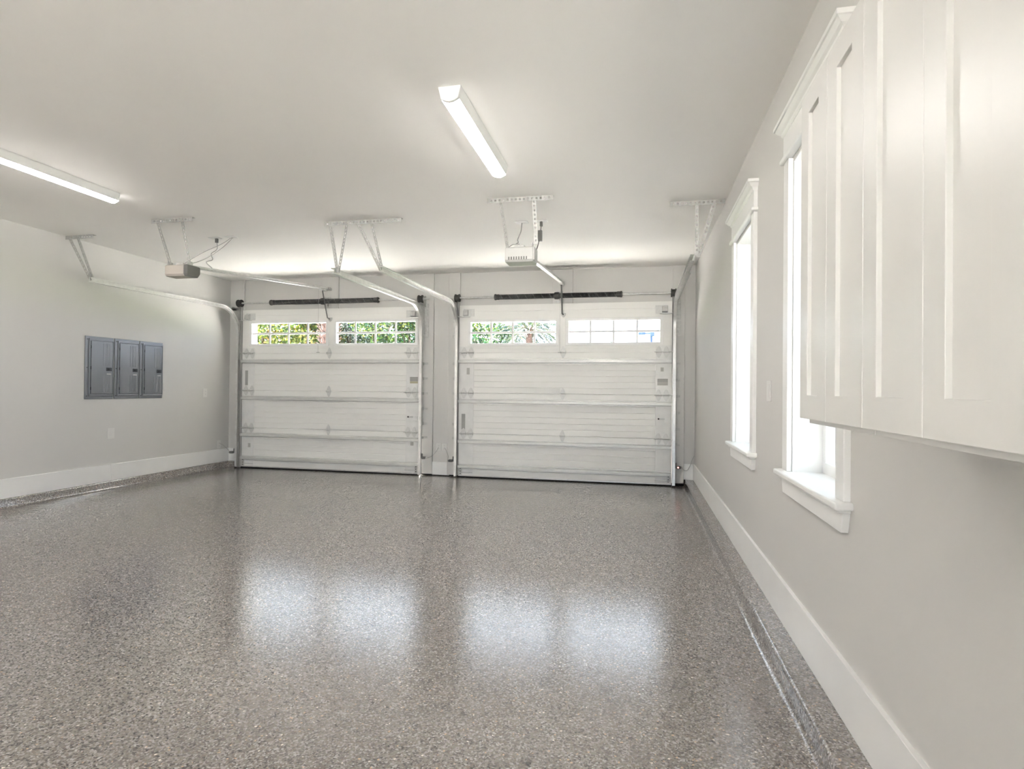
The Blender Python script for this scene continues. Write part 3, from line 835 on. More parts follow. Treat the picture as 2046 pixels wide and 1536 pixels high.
# ------------------------------------------------------------------ openers
def rail_pt(A, B, y):
    t = (y - A[1]) / (B[1] - A[1])
    return tuple(A[i] + (B[i] - A[i]) * t for i in range(3))
def opener(label, x0, x1, y0, y1, z0, z1, A, B, arm, bodymat, lens, cord_y, handle):
    root = empty('garage_door_opener', ((x0 + x1) / 2, (y0 + y1) / 2, z1), label, 'garage opener', 'garage door openers')
    r = 0.02
    def shell(xa, xb, m, name):
        MB().prism([(y0 + 0.015, z0), (y1 - 0.03, z0), (y1, z0 + 0.04), (y1, z1 - 0.01), (y1 - 0.01, z1), (y0 + 0.01, z1), (y0, z1 - 0.012), (y0, z0 + 0.02)], xa, xb, 'x').build(name, m, root, bevel=0.010, seg=3)
    if lens:
        shell(x0, x1 - 0.03, bodymat, 'housing')
        shell(x1 - 0.045, x1 + 0.004, 'opener_lens', 'light_lens')
        shell(x0 - 0.003, x0 + 0.012, bodymat, 'end_cover')
    else:
        shell(x0, x1, bodymat, 'housing')
        n = 8
        for k in range(n):
            x = x0 + 0.035 + k * (x1 - x0 - 0.09) / (n - 1)
            MB().prism([(y0 - 0.0012, z0 + 0.019), (y0 + 0.006, z0 + 0.019), (y0 + 0.006, z0 + 0.044), (y0 - 0.0012, z0 + 0.044)], x - 0.0055, x + 0.0045, 'x').build('vent_slot', 'slot_dark', root)
        MB().box(x1 - 0.002, x1 + 0.012, y0 + 0.004, y1 - 0.05, z0 + 0.012, z1 - 0.004).build('side_panel', 'opener_white', root, bevel=0.004)
    MB().box((x0 + x1) / 2 - 0.05, (x0 + x1) / 2 + 0.035, y0 + 0.05, y0 + 0.13, z1 - 0.004, z1 + 0.026).build('terminal_box', 'galvanised_dull', root, bevel=0.004)
    for x in (x0 + 0.012, x1 - 0.012):
        MB().box(x - 0.002, x + 0.002, y0 + 0.02, y0 + 0.085, z1 - 0.012, z1 + 0.035).build('hanging_lug', 'galvanised_dull', root)
    # rail: inverted T bar
    d = (Vector(B) - Vector(A))
    rail = MB()
    w, h, t = 0.019, 0.034, 0.004
    prof = [(-w, -h / 2), (w, -h / 2), (w, -h / 2 + t), (t, -h / 2 + t), (t, h / 2), (-t, h / 2), (-t, -h / 2 + t), (-w, -h / 2 + t)]
    n = Vector((0, -d.z, d.y)).normalized()
    vs = [Vector(P) + Vector((u, 0, 0)) + n * v for P in (A, B) for u, v in prof]
    k = len(prof)
    rail.add(vs, [(i, (i + 1) % k, k + (i + 1) % k, k + i) for i in range(k)] + [tuple(range(k)), tuple(range(2 * k - 1, k - 1, -1))])
    rail.build('rail', 'track_steel', root)
    MB().tube([rail_pt((A[0] + 0.012, A[1], A[2] - 0.004), (B[0] + 0.012, B[1], B[2] - 0.004), A[1] + 0.05), rail_pt((A[0] + 0.012, A[1], A[2] - 0.004), (B[0] + 0.012, B[1], B[2] - 0.004), B[1] - 0.1)], 0.004, 6).build('drive_chain', 'galvanised_dull', root)
    MB().box(B[0] - 0.022, B[0] + 0.022, B[1] - 0.06, 7.473, B[2] - 0.022, B[2] + 0.012).build('header_bracket', 'galvanised_dull', root, bevel=0.002)
    MB().tube([(B[0] - 0.024, B[1] - 0.03, B[2] - 0.004), (B[0] + 0.024, B[1] - 0.03, B[2] - 0.004)], 0.022, 12).build('rail_pulley', 'galvanised_dull', root)
    # trolley, arm, release cord
    ty = arm[0]
    T = Vector(rail_pt(A, B, ty))
    MB().box(T.x - 0.022, T.x + 0.022, ty - 0.075, ty + 0.075, T.z - 0.04, T.z - 0.012).build('trolley', 'galvanised', root, bevel=0.004)
    P = [Vector((T.x, ty, T.z - 0.03))] + [Vector((T.x + a[0], a[1], a[2])) for a in arm[1]]
    MB().tube(P, 0.0095, 6).build('door_arm', 'cord_dark', root)
    e = P[-1]
    MB().prism([(e.x - 0.032, e.z + 0.022), (e.x + 0.032, e.z + 0.022), (e.x + 0.026, e.z - 0.008), (e.x + 0.008, e.z - 0.030), (e.x - 0.008, e.z - 0.030), (e.x - 0.026, e.z - 0.008)], 7.425, 7.450, 'y').build('door_bracket', 'galvanised_dull', root, bevel=0.002)
    cz = T.z - 0.04
    rc = MB().tube([(T.x + handle[0], cord_y, cz), (T.x + handle[0], cord_y, handle[1])], 0.0017, 5).build('release_cord', 'cable_grey', root)
    MB().tube([(T.x + handle[0] - 0.022, cord_y, handle[1] - 0.004), (T.x + handle[0] + 0.022, cord_y, handle[1] - 0.004)], [0.004, 0.004], 8).build('release_handle', 'cable_grey', rc)
    return root
opener('tan garage door opener with a dark end hung above the left door', -4.408, -4.164, 4.69, 4.86, 2.222, 2.330, (-4.262, 4.82, 2.338), (-4.262, 7.455, 2.572),
       (7.26, [(0.006, 7.33, 2.31), (0.010, 7.385, 2.155), (0.022, 7.425, 2.140)]), 'opener_tan', True, 7.16, (0.004, 1.66))
opener('white vented garage door opener hung above the right door', -1.098, -0.858, 4.735, 4.935, 2.245, 2.372, (-0.955, 4.87, 2.352), (-0.955, 7.455, 2.560),
       (7.31, [(0.0, 7.345, 2.40), (0.0, 7.40, 2.16), (0.012, 7.43, 2.145)]), 'opener_white', False, 7.28, (-0.010, 1.655))

# ------------------------------------------------------------------ ceiling outlets and cords
def ceiling_outlet(x, y, label, w=0.075, l=0.118, turn=False):
    if turn: w, l = l, w
    root = empty('ceiling_outlet', (x, y, HC), label, 'outlet', 'ceiling outlets above the openers')
    MB().box(x - w / 2, x + w / 2, y - l / 2, y + l / 2, HC - 0.007, HC + 0.001).build('cover_plate', 'fixture_white', root, bevel=0.003)
    for d in (-0.02, 0.02):
        dx, dy = (d, 0) if turn else (0, d)
        MB().box(x + dx - 0.015, x + dx + 0.015, y + dy - 0.015, y + dy + 0.015, HC - 0.0095, HC - 0.006).build('socket', 'plate_plastic', root, bevel=0.003)
ceiling_outlet(-4.365, 5.30, 'ceiling outlet with a hanging plug above the tan opener', turn=True)
ceiling_outlet(-4.165, 5.29, 'ceiling outlet feeding two thin cables to the tan opener', turn=True)
ceiling_outlet(-1.070, 5.31, 'ceiling outlet straight above the white opener', turn=True)
ceiling_outlet(-0.885, 5.30, 'ceiling outlet with a corded adapter beside the white opener', turn=True)
def smooth_path(pts, n=6):
    pts = [Vector(p) for p in pts]
    P = [2 * pts[0] - pts[1]] + pts + [2 * pts[-1] - pts[-2]]
    out = []
    for i in range(1, len(P) - 2):
        for k in range(n):
            t = k / n
            a, b, c, d = P[i - 1], P[i], P[i + 1], P[i + 2]
            out.append(0.5 * ((2 * b) + (c - a) * t + (2 * a - 5 * b + 4 * c - d) * t * t + (3 * b - a - 3 * c + d) * t ** 3))
    out.append(pts[-1])
    return out
def cable(name, label, pts, r, m, group=None, plug=None, box=None):
    root = empty(name, tuple(pts[0]), label, 'cord', group)
    MB().tube(smooth_path(pts), r, 6).build('wire', m, root, smooth=True)
    if plug:
        MB().box(plug[0] - 0.013, plug[0] + 0.013, plug[1] - 0.013, plug[1] + 0.013, plug[2] - 0.045, plug[2]).build('plug', 'cord_dark', root, bevel=0.004)
    if box:
        MB().box(box[0] - 0.02, box[0] + 0.02, box[1] - 0.016, box[1] + 0.016, box[2] - 0.05, box[2] + 0.05).build('cord_tag', 'opener_lens', root, bevel=0.003)
    return root
g = 'cords of the openers'
cable('power_cord', 'short plug cord with adapter hanging by the tan opener', [(-4.345, 5.30, HC - 0.03), (-4.34, 5.30, HC - 0.12), (-4.40, 5.29, HC - 0.17), (-4.36, 5.26, HC - 0.24), (-4.30, 5.10, 2.44), (-4.262, 5.14, 2.385)], 0.0045, 'cable_grey', g, (-4.345, 5.30, HC - 0.008))
cable('signal_wire', 'thin pale wire drooping from ceiling to the tan opener', [(-4.150, 5.29, HC - 0.008), (-4.22, 5.20, 2.64), (-4.27, 5.02, 2.52), (-4.30, 4.86, 2.40), (-4.30, 4.80, 2.355)], 0.0035, 'cable_grey', g)
cable('signal_wire', 'lower thin wire sagging behind the tan opener', [(-4.140, 5.29, HC - 0.008), (-4.17, 5.17, 2.60), (-4.23, 5.02, 2.46), (-4.25, 4.85, 2.372), (-4.28, 4.77, 2.352)], 0.003, 'cable_grey', g)
cable('power_cord', 'grey cord dropping from ceiling into the white opener', [(-1.070, 5.31, HC - 0.008), (-1.075, 5.29, 2.65), (-1.09, 5.22, 2.56), (-1.06, 5.10, 2.50), (-1.05, 4.96, 2.45), (-1.00, 4.85, 2.42), (-1.05, 4.82, 2.41), (-1.085, 4.77, 2.37)], 0.0048, 'cable_grey', g)
cable('power_cord', 'dark corded adapter hanging beside the white opener', [(-0.885, 5.30, HC - 0.02), (-0.89, 5.30, 2.66), (-0.90, 5.27, 2.55), (-0.915, 5.20, 2.44), (-0.935, 5.16, 2.40), (-0.940, 5.12, 2.385), (-0.93, 5.00, 2.41)], 0.0045, 'cord_dark', g, (-0.885, 5.30, HC - 0.006), (-0.893, 5.285, 2.60))

# ------------------------------------------------------------------ LED wrap lights
def wrap_light(x0, x1, y0, y1, label):
    root = empty('ceiling_light', ((x0 + x1) / 2, (y0 + y1) / 2, HC), label, 'ceiling light', 'long LED ceiling lights')
    z0 = HC - 0.062
    MB().prism([(x0 - 0.012, HC + 0.001), (x0 - 0.010, HC - 0.012), (x0 + 0.002, z0), (x1 - 0.002, z0), (x1 + 0.010, HC - 0.012), (x1 + 0.012, HC + 0.001)], y0 + 0.02, y1 - 0.012, 'y').build('housing', 'fixture_white', root, bevel=0.003)
    n = 10
    arc = [(x0 + 0.002 + (x1 - x0 - 0.004) * k / n, z0 - 0.016 * math.sin(math.pi * k / n)) for k in range(n + 1)]
    MB().prism(arc + [(x1 - 0.0018, z0 + 0.002), (x0 + 0.0018, z0 + 0.002)], y0 + 0.024, y1 - 0.004, 'y').build('lens', 'lamp_lens', root, smooth=True)
    for a, b in ((y0, y0 + 0.022), (y1 - 0.014, y1)):
        e = [(x0 - 0.013, HC + 0.001), (x0 - 0.011, HC - 0.014)] + [(x, z - 0.002 if 0 < k < n else z) for k, (x, z) in enumerate(arc)] + [(x1 + 0.011, HC - 0.014), (x1 + 0.013, HC + 0.001)]
        if a > y0:
            e = [(x0 - 0.013, HC + 0.001), (x0 - 0.011, HC - 0.014), (x0 + 0.001, z0 + 0.003), (x1 - 0.001, z0 + 0.003), (x1 + 0.011, HC - 0.014), (x1 + 0.013, HC + 0.001)]
        MB().prism(e, a, b, 'y').build('end_cap', 'fixture_white', root, bevel=0.003)
wrap_light(-1.012, -0.914, 2.845, 3.955, 'glowing LED wrap light on the ceiling nearer the window wall')
wrap_light(-4.245, -4.147, 2.845, 3.935, 'glowing LED wrap light on the ceiling cut by the picture edge')
wrap_light(-1.012, -0.914, -2.45, -1.34, 'LED wrap light on the ceiling behind the viewpoint, window side')  # unseen lamp added behind the viewpoint to brighten the room
wrap_light(-4.245, -4.147, -2.45, -1.34, 'LED wrap light on the ceiling behind the viewpoint, panel side')  # second unseen fill lamp, added on the panel side

# ------------------------------------------------------------------ electrical panels
def panel(y0, y1, label, note):
    X = XL
    z0, z1 = 1.024, 1.719
    root = empty('electrical_panel', (X, (y0 + y1) / 2, z0), label, 'electrical panel', 'electrical panels')
    W = y1 - y0
    Y = lambda f: y0 + W * f
    Z = lambda f: z1 - (z1 - z0) * f
    MB().box(X, X + 0.010, y0, y1, z0, z1).build('cover', 'panel_grey', root, bevel=0.003)
    # raised surround of the door
    slab_grid([Y(0.115), Y(0.16), Y(0.955), Y(0.985)], [Z(0.955), Z(0.925), Z(0.065), Z(0.035)], {(1, 1)}, lambda u, v, w: (w, u, v), X + 0.009, X + 0.020).build('door_surround', 'panel_grey', root, bevel=0.003)
    d = MB().box(X + 0.008, X + 0.0205, Y(0.185), Y(0.945), Z(0.915), Z(0.075)).build('door', 'panel_grey', root, bevel=0.003)
    for f in (0.61, 0.70, 0.76, 0.83):
        for a, b in ((0.10, 0.465), (0.60, 0.89)):
            MB().prism([(Y(f) - 0.006, X + 0.020), (Y(f), X + 0.0245), (Y(f) + 0.006, X + 0.020)], Z(b), Z(a), 'z').v  # profile check
            mb = MB()
            yy = Y(f)
            mb.add([(X + 0.019, yy - 0.006, Z(b)), (X + 0.0245, yy, Z(b) + 0.006), (X + 0.019, yy + 0.006, Z(b)), (X + 0.019, yy - 0.006, Z(a)), (X + 0.0245, yy, Z(a) - 0.006), (X + 0.019, yy + 0.006, Z(a))],
                   [(0, 1, 4, 3), (1, 2, 5, 4), (0, 2, 1), (3, 4, 5), (0, 3, 5, 2)])
            mb.build('ridge', 'panel_grey', d)
    mb = MB().box(X + 0.019, X + 0.026, Y(0.715), Y(0.905), Z(0.545), Z(0.490))
    lt = mb.build('latch', 'panel_grey_dark', d, bevel=0.002)
    MB().box(X + 0.025, X + 0.0285, Y(0.755), Y(0.82), Z(0.535), Z(0.500)).build('latch_slide', 'plastic_black', d, bevel=0.001)
    MB().box(X + 0.019, X + 0.0212, Y(0.735), Y(0.89), Z(0.600), Z(0.590)).build('sticker', 'plate_plastic', d)
    for f in (0.17, 0.50, 0.83):
        MB().tube([(X + 0.020, Y(0.178), Z(f) - 0.016), (X + 0.020, Y(0.178), Z(f) + 0.016)], 0.0045, 8).build('hinge', 'panel_grey_dark', root)
    for fy, fz in ((0.065, 0.05), (0.065, 0.5), (0.065, 0.95), (0.965, 0.05), (0.965, 0.5), (0.965, 0.95)):
        MB().tube([(X + 0.009, Y(fy), Z(fz)), (X + 0.0125, Y(fy), Z(fz))], 0.006, 8).build('screw', 'panel_grey_dark', root)
    if note:
        MB().box(X + 0.0098, X + 0.0108, Y(0.955), Y(0.985), Z(note[1]), Z(note[0])).build('sticker', 'plate_plastic', root)
panel(5.195, 5.546, 'grey steel electrical panel farthest from the garage doors', (0.15, 0.20))
panel(5.560, 5.892, 'grey steel electrical panel in the middle of the row of three', (0.14, 0.22))
panel(5.905, 6.250, 'grey steel electrical panel closest to the garage doors', (0.10, 0.20))

# ------------------------------------------------------------------ wall plates
def plate_side(xw, s, y0, y1, z0, z1, label, inner, cat='wall plate', name='wall_plate'):
    yc, zc = (y0 + y1) / 2, (z0 + z1) / 2
    root = empty(name, (xw, yc, zc), label, cat, 'wall plates')
    a, b = sorted((xw, xw + s * 0.006))
    MB().box(a, b, y0, y1, z0, z1).build('cover_plate', 'plate_plastic', root, bevel=0.002)
    a, b = sorted((xw + s * 0.005, xw + s * 0.0085))
    if inner == 'rocker':
        MB().box(a, b, yc - 0.0165, yc + 0.0165, zc - 0.034, zc + 0.034).build('rocker', 'plate_plastic', root, bevel=0.001)
    else:
        for d in (-0.02, 0.02):
            q = MB().box(a, b, yc - 0.016, yc + 0.016, zc + d - 0.014, zc + d + 0.014).build('socket', 'plate_plastic', root, bevel=0.002)
            for e in (-0.006, 0.006):
                c0, c1 = sorted((xw + s * 0.0083, xw + s * 0.0089))
                MB().box(c0, c1, yc + e - 0.001, yc + e + 0.001, zc + d - 0.004, zc + d + 0.004).build('slot', 'slot_dark', q)
plate_side(XL, 1, 5.490, 5.578, 0.568, 0.688, 'pale rocker plate below the electrical panels', 'rocker')
plate_side(XL, 1, 6.972, 7.045, 1.028, 1.147, 'pale outlet plate between electrical panels and left garage door', 'socket')
plate_side(XL, 1, 7.258, 7.332, 0.286, 0.400, 'low outlet plate above the baseboard corner by the left door', 'socket')
plate_side(XR, -1, 3.300, 3.392, 1.128, 1.240, 'white rocker switch between the two tall windows', 'rocker', 'light switch', 'light_switch')
def plate_back(x0, x1, z0, z1, label):
    xc, zc = (x0 + x1) / 2, (z0 + z1) / 2
    root = empty('wall_plate', (xc, YB, zc), label, 'wall plate', 'wall plates')
    MB().box(x0, x1, YB - 0.007, YB, z0, z1).build('cover_plate', 'plate_plastic', root, bevel=0.002)
    for d in (-0.02, 0.02):
        q = MB().box(xc - 0.016, xc + 0.016, YB - 0.0095, YB - 0.006, zc + d - 0.014, zc + d + 0.014).build('socket', 'plate_plastic', root, bevel=0.002)
        for e in (-0.006, 0.006):
            MB().box(xc + e - 0.001, xc + e + 0.001, YB - 0.0099, YB - 0.009, zc + d - 0.004, zc + d + 0.004).build('slot', 'slot_dark', q)
plate_back(-2.668, -2.595, 0.330, 0.440, 'outlet plate on the pier nearer the left garage door')
plate_back(-2.587, -2.512, 0.330, 0.440, 'outlet plate on the pier nearer the right garage door')

# ------------------------------------------------------------------ safety sensors and wires
def sensor(x, s, z, label, lit=False, big=False):
    root = empty('safety_sensor', (x, 7.38, z), label, 'safety sensor', 'door safety sensors')
    a, b = sorted((x, x + s * 0.052))
    MB().box(a, b, 7.345, 7.385, z - 0.016, z + 0.016).build('sensor_body', 'cord_dark', root, bevel=0.006)
    MB().prism([(x, 7.375), (x + s * 0.004, 7.375), (x + s * 0.004, 7.385), (x - s * 0.02, 7.389), (x - s * 0.02, 7.384)], z - 0.012, z + 0.055, 'z').build('bracket', 'cord_dark', root)
    MB().tube([(x + s * 0.052, 7.365, z), (x + s * 0.066, 7.365, z)], 0.013, 12).build('lens_ring', 'cable_grey', root)
    if lit:
        MB().tube([(x + s * 0.02, 7.3445, z + 0.002), (x + s * 0.02, 7.340, z + 0.002)], 0.0075, 10).build('indicator_lamp', 'led_red', root)
sensor(-5.714, -1, 0.228, 'dark safety sensor on the track beside the left wall')
sensor(-2.822, 1, 0.250, 'dark safety sensor on the left door track by the pier')
sensor(-2.392, -1, 0.225, 'dark safety sensor on the right door track by the pier')
sensor(0.470, 1, 0.245, 'safety sensor with a red indicator by the window wall', lit=True)
g = 'sensor wires'
cable('sensor_wire', 'thin wire from the low corner outlet to the left wall sensor', [(XL + 0.01, 7.30, 0.36), (XL + 0.04, 7.35, 0.32), (-5.84, 7.42, 0.255), (-5.80, 7.40, 0.228), (-5.78, 7.365, 0.228)], 0.003, 'cable_grey', g)
cable('sensor_wire', 'drooping wire from the pier outlet to the left sensor', [(-2.632, 7.49, 0.385), (-2.66, 7.48, 0.33), (-2.705, 7.45, 0.272), (-2.74, 7.38, 0.25), (-2.765, 7.37, 0.25)], 0.003, 'cable_grey', g)
cable('sensor_wire', 'drooping wire from the pier outlet to the right sensor', [(-2.548, 7.49, 0.385), (-2.52, 7.48, 0.345), (-2.48, 7.45, 0.275), (-2.46, 7.37, 0.232), (-2.455, 7.365, 0.226)], 0.003, 'cable_grey', g)
cable('sensor_wire', 'wire rising from the red lit sensor into the wall corner', [(0.535, 7.365, 0.245), (0.56, 7.38, 0.215), (0.60, 7.40, 0.21), (0.635, 7.43, 0.26), (0.66, 7.45, 0.33), (0.690, 7.465, 0.385)], 0.003, 'cable_grey', g)

# ------------------------------------------------------------------ hanging cabinets
XF = 0.38
def cabinet(y0, y1, ym, label):
    root = empty('wall_cabinet', (XR, (y0 + y1) / 2, 1.105), label, 'cabinet', 'hanging cabinets')
    z0, z1 = 1.106, 1.879
    MB().box(XF + 0.021, XR, y0 + 0.0015, y1 - 0.0015, z0, z1).build('cabinet_box', 'cabinet_paint', root, bevel=0.001)
    for a, b in ((y0, ym), (ym, y1)):
        a, b = a + 0.0009, b - 0.0009
        zb, zt = 1.118, 1.8775
        sw, rw = 0.058, 0.054
        us = [a, a + sw, b - sw, b]
        vs = [zb, zb + rw, zt - rw, zt]
        fr = slab_grid(us, vs, {(1, 1)}, lambda u, v, w: (w, u, v), XF, XF + 0.020).build('door', 'cabinet_paint', root, bevel=0.0010)
        MB().box(XF + 0.0085, XF + 0.016, a + sw - 0.004, b - sw + 0.004, zb + rw - 0.004, zt - rw + 0.004).build('door_panel', 'cabinet_paint', fr)
cabinet(1.111, 1.505, 1.312, 'pale shaker wall cabinet next to the window')
cabinet(0.677, 1.111, 0.893, 'pale shaker wall cabinet nearest the viewer')

# unseen closet added to block doorway light from the cabinet edges
cl = empty('storage_closet', (0.35, -1.0, 0), 'tall pale storage closet behind the viewpoint on the window wall', 'closet')
MB().box(0.03, XR - 0.017, -1.75, -0.45, 0.083, 2.60).build('closet_box', 'cabinet_paint', cl, bevel=0.002)
for a, b in ((-1.748, -1.102), (-1.098, -0.452)):
    fr = slab_grid([a, a + 0.07, b - 0.07, b], [0.12, 0.20, 2.51, 2.59], {(1, 1)}, lambda u, v, w: (w, u, v), 0.010, 0.030).build('door', 'cabinet_paint', cl, bevel=0.0015)
    MB().box(0.019, 0.027, a + 0.066, b - 0.066, 0.196, 2.514).build('door_panel', 'cabinet_paint', fr)

# ------------------------------------------------------------------ outdoors
tag(MB().box(XR + 0.25, 40, YF - 12, YB + 0.04, -0.2, -0.03).build('ground', 'gravel'), 'pale gravel side yard outside the tall windows', 'driveway', kind='structure')  # unseen yard, kept pale to throw light up to the ceiling
tag(MB().prism([(YF - 0.6, HC + 0.21), (YB + 0.45, HC + 0.21), (YB + 0.45, HC + 0.3), (2.5, 3.5), (YF - 0.6, HC + 0.3)], XL - 0.6, XR + 0.35, 'x').build('roof', 'stucco'), 'low pitched roof over the garage', 'roof', kind='structure')  # unseen roof added for its shadow on the side yard, kept low
tag(MB().box(-45, XL - 0.21, YF - 0.02, YB + 0.04, -0.2, -0.03).build('ground', 'concrete'), 'sunlit concrete strip outside the side doorway', 'driveway', kind='structure')  # unseen ground outside the added side doorway
tag(MB().box(-45, XR + 0.2, YF - 30, YF - 0.02, -0.2, -0.03).build('ground', 'concrete'), 'sunlit concrete apron outside the open doorway', 'driveway', kind='structure')  # unseen apron added to bounce sunlight through the doorway onto the ceiling
tag(MB().box(-45, 40, YB + 0.04, 17.0, -0.2, -0.03).build('ground', 'concrete'), 'sunlit pale concrete driveway outside the doors', 'driveway', kind='structure')
tag(MB().box(-80, 80, 17.0, 120, -0.2, -0.06).build('lawn', 'lawn'), 'lawn beyond the driveway', 'lawn', kind='structure')

def leaf_cloud(blobs, n, size, rnd):
    """flat leaves scattered through ellipsoid clumps"""
    vs, fs = [], []
    tot = sum(b[3] * b[4] * b[5] for b in blobs)
    for b in blobs:
        k = max(10, int(n * b[3] * b[4] * b[5] / tot))
        for _ in range(k):
            while True:
                p = Vector((rnd.uniform(-1, 1), rnd.uniform(-1, 1), rnd.uniform(-1, 1)))
                if 0.15 < p.length < 1:
                    break
            p = Vector((b[0] + p.x * b[3], b[1] + p.y * b[4], b[2] + p.z * b[5]))
            d = Vector((rnd.gauss(0, 1), rnd.gauss(0, 1), rnd.gauss(0, 0.7))).normalized()
            q = d.orthogonal().normalized()
            q.rotate(Matrix.Rotation(rnd.uniform(0, 6.28), 3, d))
            L, W = size * rnd.uniform(0.7, 1.4), size * rnd.uniform(0.35, 0.6)
            o = len(vs)
            nn = d.cross(q) * W * 0.25
            vs += [p, p + d * L * 0.5 + q * W + nn, p + d * L, p + d * L * 0.5 - q * W + nn]
            fs.append((o, o + 1, o + 2, o + 3))
    mb = MB()
    mb.v, mb.f, mb.m = [tuple(v) for v in vs], fs, [0] * len(fs)
    return mb
def tree(name, x, y, top, rx, label, m, n, size, seed, low=0.9, group='trees beyond the driveway'):
    rnd = random.Random(seed)
    root = empty(name, (x, y, -0.05), label, 'tree', group)
    hb = max(0.4, low)
    pts = [(x, y, -0.08), (x + rnd.uniform(-.1, .1), y, hb * 0.6), (x + rnd.uniform(-.2, .2), y, (hb + top) / 2)]
    t = MB().tube(smooth_path(pts, 4), [0.13 - 0.006 * k for k in range(9)], 9).build('trunk', 'bark', root, smooth=True)
    blobs = []
    for k in range(16):
        a = rnd.uniform(0, 6.28)
        f = rnd.uniform(0.15, 0.75)
        z = rnd.uniform(low + 0.4, top - 0.45)
        blobs.append((x + rx * f * math.cos(a), y + rx * f * math.sin(a), z, rx * rnd.uniform(.3, .45), rx * rnd.uniform(.3, .45), rnd.uniform(.35, .55)))
        MB().tube([(x, y, (hb + top) / 2 * rnd.uniform(.6, .95)), (blobs[-1][0], blobs[-1][1], z)], [0.04, 0.012], 5).build('branch', 'bark', root) if k < 6 else None
    leaf_cloud(blobs, n, size, rnd).build('crown', m, root, fix=False)
tree('tree', -10.9, 15.2, 4.6, 1.7, 'tree with yellowing leaves behind the left edge of left door', 'leaf_yellow', 11000, 0.085, 1)
tree('tree', -10.3, 17.0, 4.9, 1.6, 'bright yellow green tree behind the left door, beside the palm trunk', 'leaf_yellow', 11000, 0.085, 2)
tree('tree', -10.5, 19.2, 4.6, 1.6, 'grey green olive tree behind the palm trunk', 'leaf_olive', 11000, 0.075, 3)
tree('tree', -9.3, 17.6, 4.2, 1.35, 'silvery green tree seen through the left door second window', 'leaf_olive', 9000, 0.07, 4)
tree('tree', -8.0, 16.8, 4.2, 1.5, 'leafy green tree in the middle of the left door second window', 'leaf_green', 11000, 0.08, 5)
tree('tree', -7.0, 17.2, 4.1, 1.4, 'green tree toward the pier in left door second window', 'leaf_green', 11000, 0.08, 6)
tree('tree', -5.05, 18.6, 3.9, 1.3, 'dark green tree at the edge of the right door window', 'leaf_dark', 9500, 0.09, 7)
tree('tree', -6.05, 20.8, 4.3, 1.25, 'small green tree seen in the first pane of right door', 'leaf_green', 9000, 0.09, 17)
tree('tree', -12.7, 17.2, 5.0, 1.7, 'shaded dark tree far to the left of the driveway', 'leaf_dark', 5000, 0.09, 8)
tree('tree', -9.2, 21.5, 4.7, 2.2, 'tall dark tree standing behind the silvery trees', 'leaf_dark', 11000, 0.11, 9)
tree('tree', -14.0, 21.5, 5.6, 2.4, 'broad dark tree at the back of the lawn', 'leaf_dark', 11000, 0.11, 10)

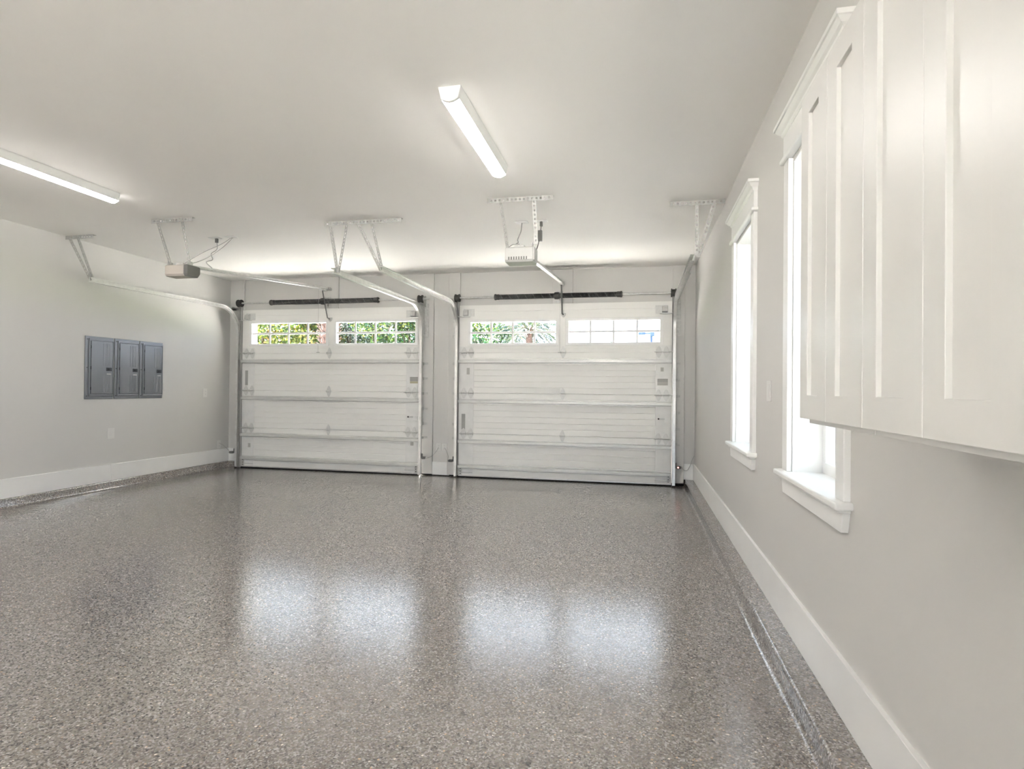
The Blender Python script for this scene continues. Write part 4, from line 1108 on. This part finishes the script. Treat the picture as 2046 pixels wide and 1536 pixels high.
def palm(x, y, zc, r, label, seed, fr_len, n_fr, skirt, zs=None):
    rnd = random.Random(seed)
    root = empty('palm_tree', (x, y, -0.05), label, 'palm tree', 'palm trees')
    MB().tube([(x, y, -0.08), (x + 0.02, y, zc * 0.5), (x, y, zc)], [r * 1.1, r, r * 1.05], 12).build('trunk', 'palm_bark', root, smooth=True)
    # old leaf bases crossing below the crown
    k = 0
    for lev in range(skirt):
        z = (zs or zc) - 0.02 - lev * 0.085
        for q in range(6):
            a = q * math.pi / 3 + lev * 0.55 + rnd.uniform(-.1, .1)
            d = Vector((math.cos(a), math.sin(a), 0))
            p = Vector((x, y, z)) + d * r * 0.9
            MB().tube([p, p + d * 0.07 + Vector((0, 0, 0.09)), p + d * 0.14 + Vector((0, 0, 0.14))], [0.035, 0.022, 0.012], 6).build('leaf_base', 'palm_bark', root)
    for q in range(n_fr):
        a = q * 2.399 + rnd.uniform(-.2, .2)
        el = 1.25 - 1.75 * q / n_fr + rnd.uniform(-.1, .1)
        d = Vector((math.cos(a), math.sin(a), 0))
        L = fr_len * rnd.uniform(0.85, 1.1)
        pts = []
        p = Vector((x, y, zc + 0.05)) + d * r * 0.7
        e = el
        for k in range(9):
            pts.append(p.copy())
            p = p + (d * math.cos(e) + Vector((0, 0, math.sin(e)))) * L / 8
            e -= 0.17
        mb = MB()
        mb.tube(pts, [0.016 - 0.0015 * k for k in range(9)], 5)
        side = d.cross(Vector((0, 0, 1)))
        N = 26
        for k in range(N):
            t = 0.2 + 0.8 * k / N
            i = min(7, int(t * 8)); f = t * 8 - i
            c = pts[i].lerp(pts[i + 1], f)
            tan = (pts[i + 1] - pts[i]).normalized()
            ll = 0.42 * fr_len / 1.7 * math.sin(math.pi * (0.15 + 0.8 * (t - 0.2) / 0.8)) + 0.06
            for s in (-1, 1):
                dd = (side * s + tan * 0.75 + Vector((0, 0, -0.35 + rnd.uniform(-.15, .15)))).normalized()
                w = tan * 0.016
                tip = c + dd * ll + Vector((0, 0, -0.05 * ll))
                mid = c + dd * ll * 0.5 + Vector((0, 0, 0.01))
                mb.add([c - w * 0.5, c + w * 0.5, mid + w, tip, mid - w], [(0, 1, 2, 3, 4)])
        mb.build('frond', 'leaf_palm', root, fix=False)
palm(-3.36, 18.0, 3.02, 0.105, 'palm with drooping fronds seen through the right garage door', 21, 1.55, 22, 3)
palm(-7.98, 13.95, 7.6, 0.20, 'thick reddish palm trunk between the left door trees', 22, 1.9, 20, 22, 3.6)

def shrub(x, y, z0, top, r, label, m, n, seed):
    rnd = random.Random(seed)
    root = empty('small_tree', (x, y, -0.05), label, 'tree', 'small far trees')
    MB().tube([(x, y, -0.08), (x, y, top - 0.3)], [0.07, 0.04], 7).build('trunk', 'bark', root)
    blobs = [(x + r * rnd.uniform(-.6, .6), y + r * rnd.uniform(-.6, .6), rnd.uniform(z0, top - 0.2), r * .5, r * .5, 0.22) for _ in range(7)]
    leaf_cloud(blobs, n, 0.11, rnd).build('crown', m, root, fix=False)
shrub(0.30, 27.0, 2.6, 3.42, 0.33, 'lime green treetop beside the blue lamp post', 'leaf_lime', 800, 31)
shrub(-1.50, 32.0, 3.0, 3.82, 0.30, 'tiny far treetop below the middle of right door window', 'leaf_green', 500, 32)
shrub(-2.05, 33.0, 3.0, 3.74, 0.16, 'smallest far treetop left of its neighbour', 'leaf_green', 300, 33)
shrub(-4.3, 21.0, 1.6, 2.85, 0.55, 'pale shrub top beside the thin palm', 'leaf_olive', 900, 34)

lp = empty('lamp_post', (0.66, 30.0, -0.05), 'dark blue outdoor lamp post with a flat side head', 'lamp post')
MB().tube([(0.66, 30, -0.06), (0.66, 30, 3.95)], [0.07, 0.055], 10).build('pole', 'post_blue', lp, smooth=True)
MB().box(0.58, 0.80, 29.85, 30.15, 3.92, 4.18).build('pole_head', 'post_blue', lp, bevel=0.02)
MB().box(0.30, 0.60, 29.96, 30.04, 4.03, 4.09).build('arm', 'post_blue', lp)
MB().box(0.02, 0.36, 29.85, 30.15, 4.00, 4.16).build('lamp_head', 'post_blue', lp, bevel=0.02)
MB().box(0.54, 0.78, 29.9, 30.1, 3.36, 3.62).build('junction_box', 'post_blue', lp, bevel=0.01)
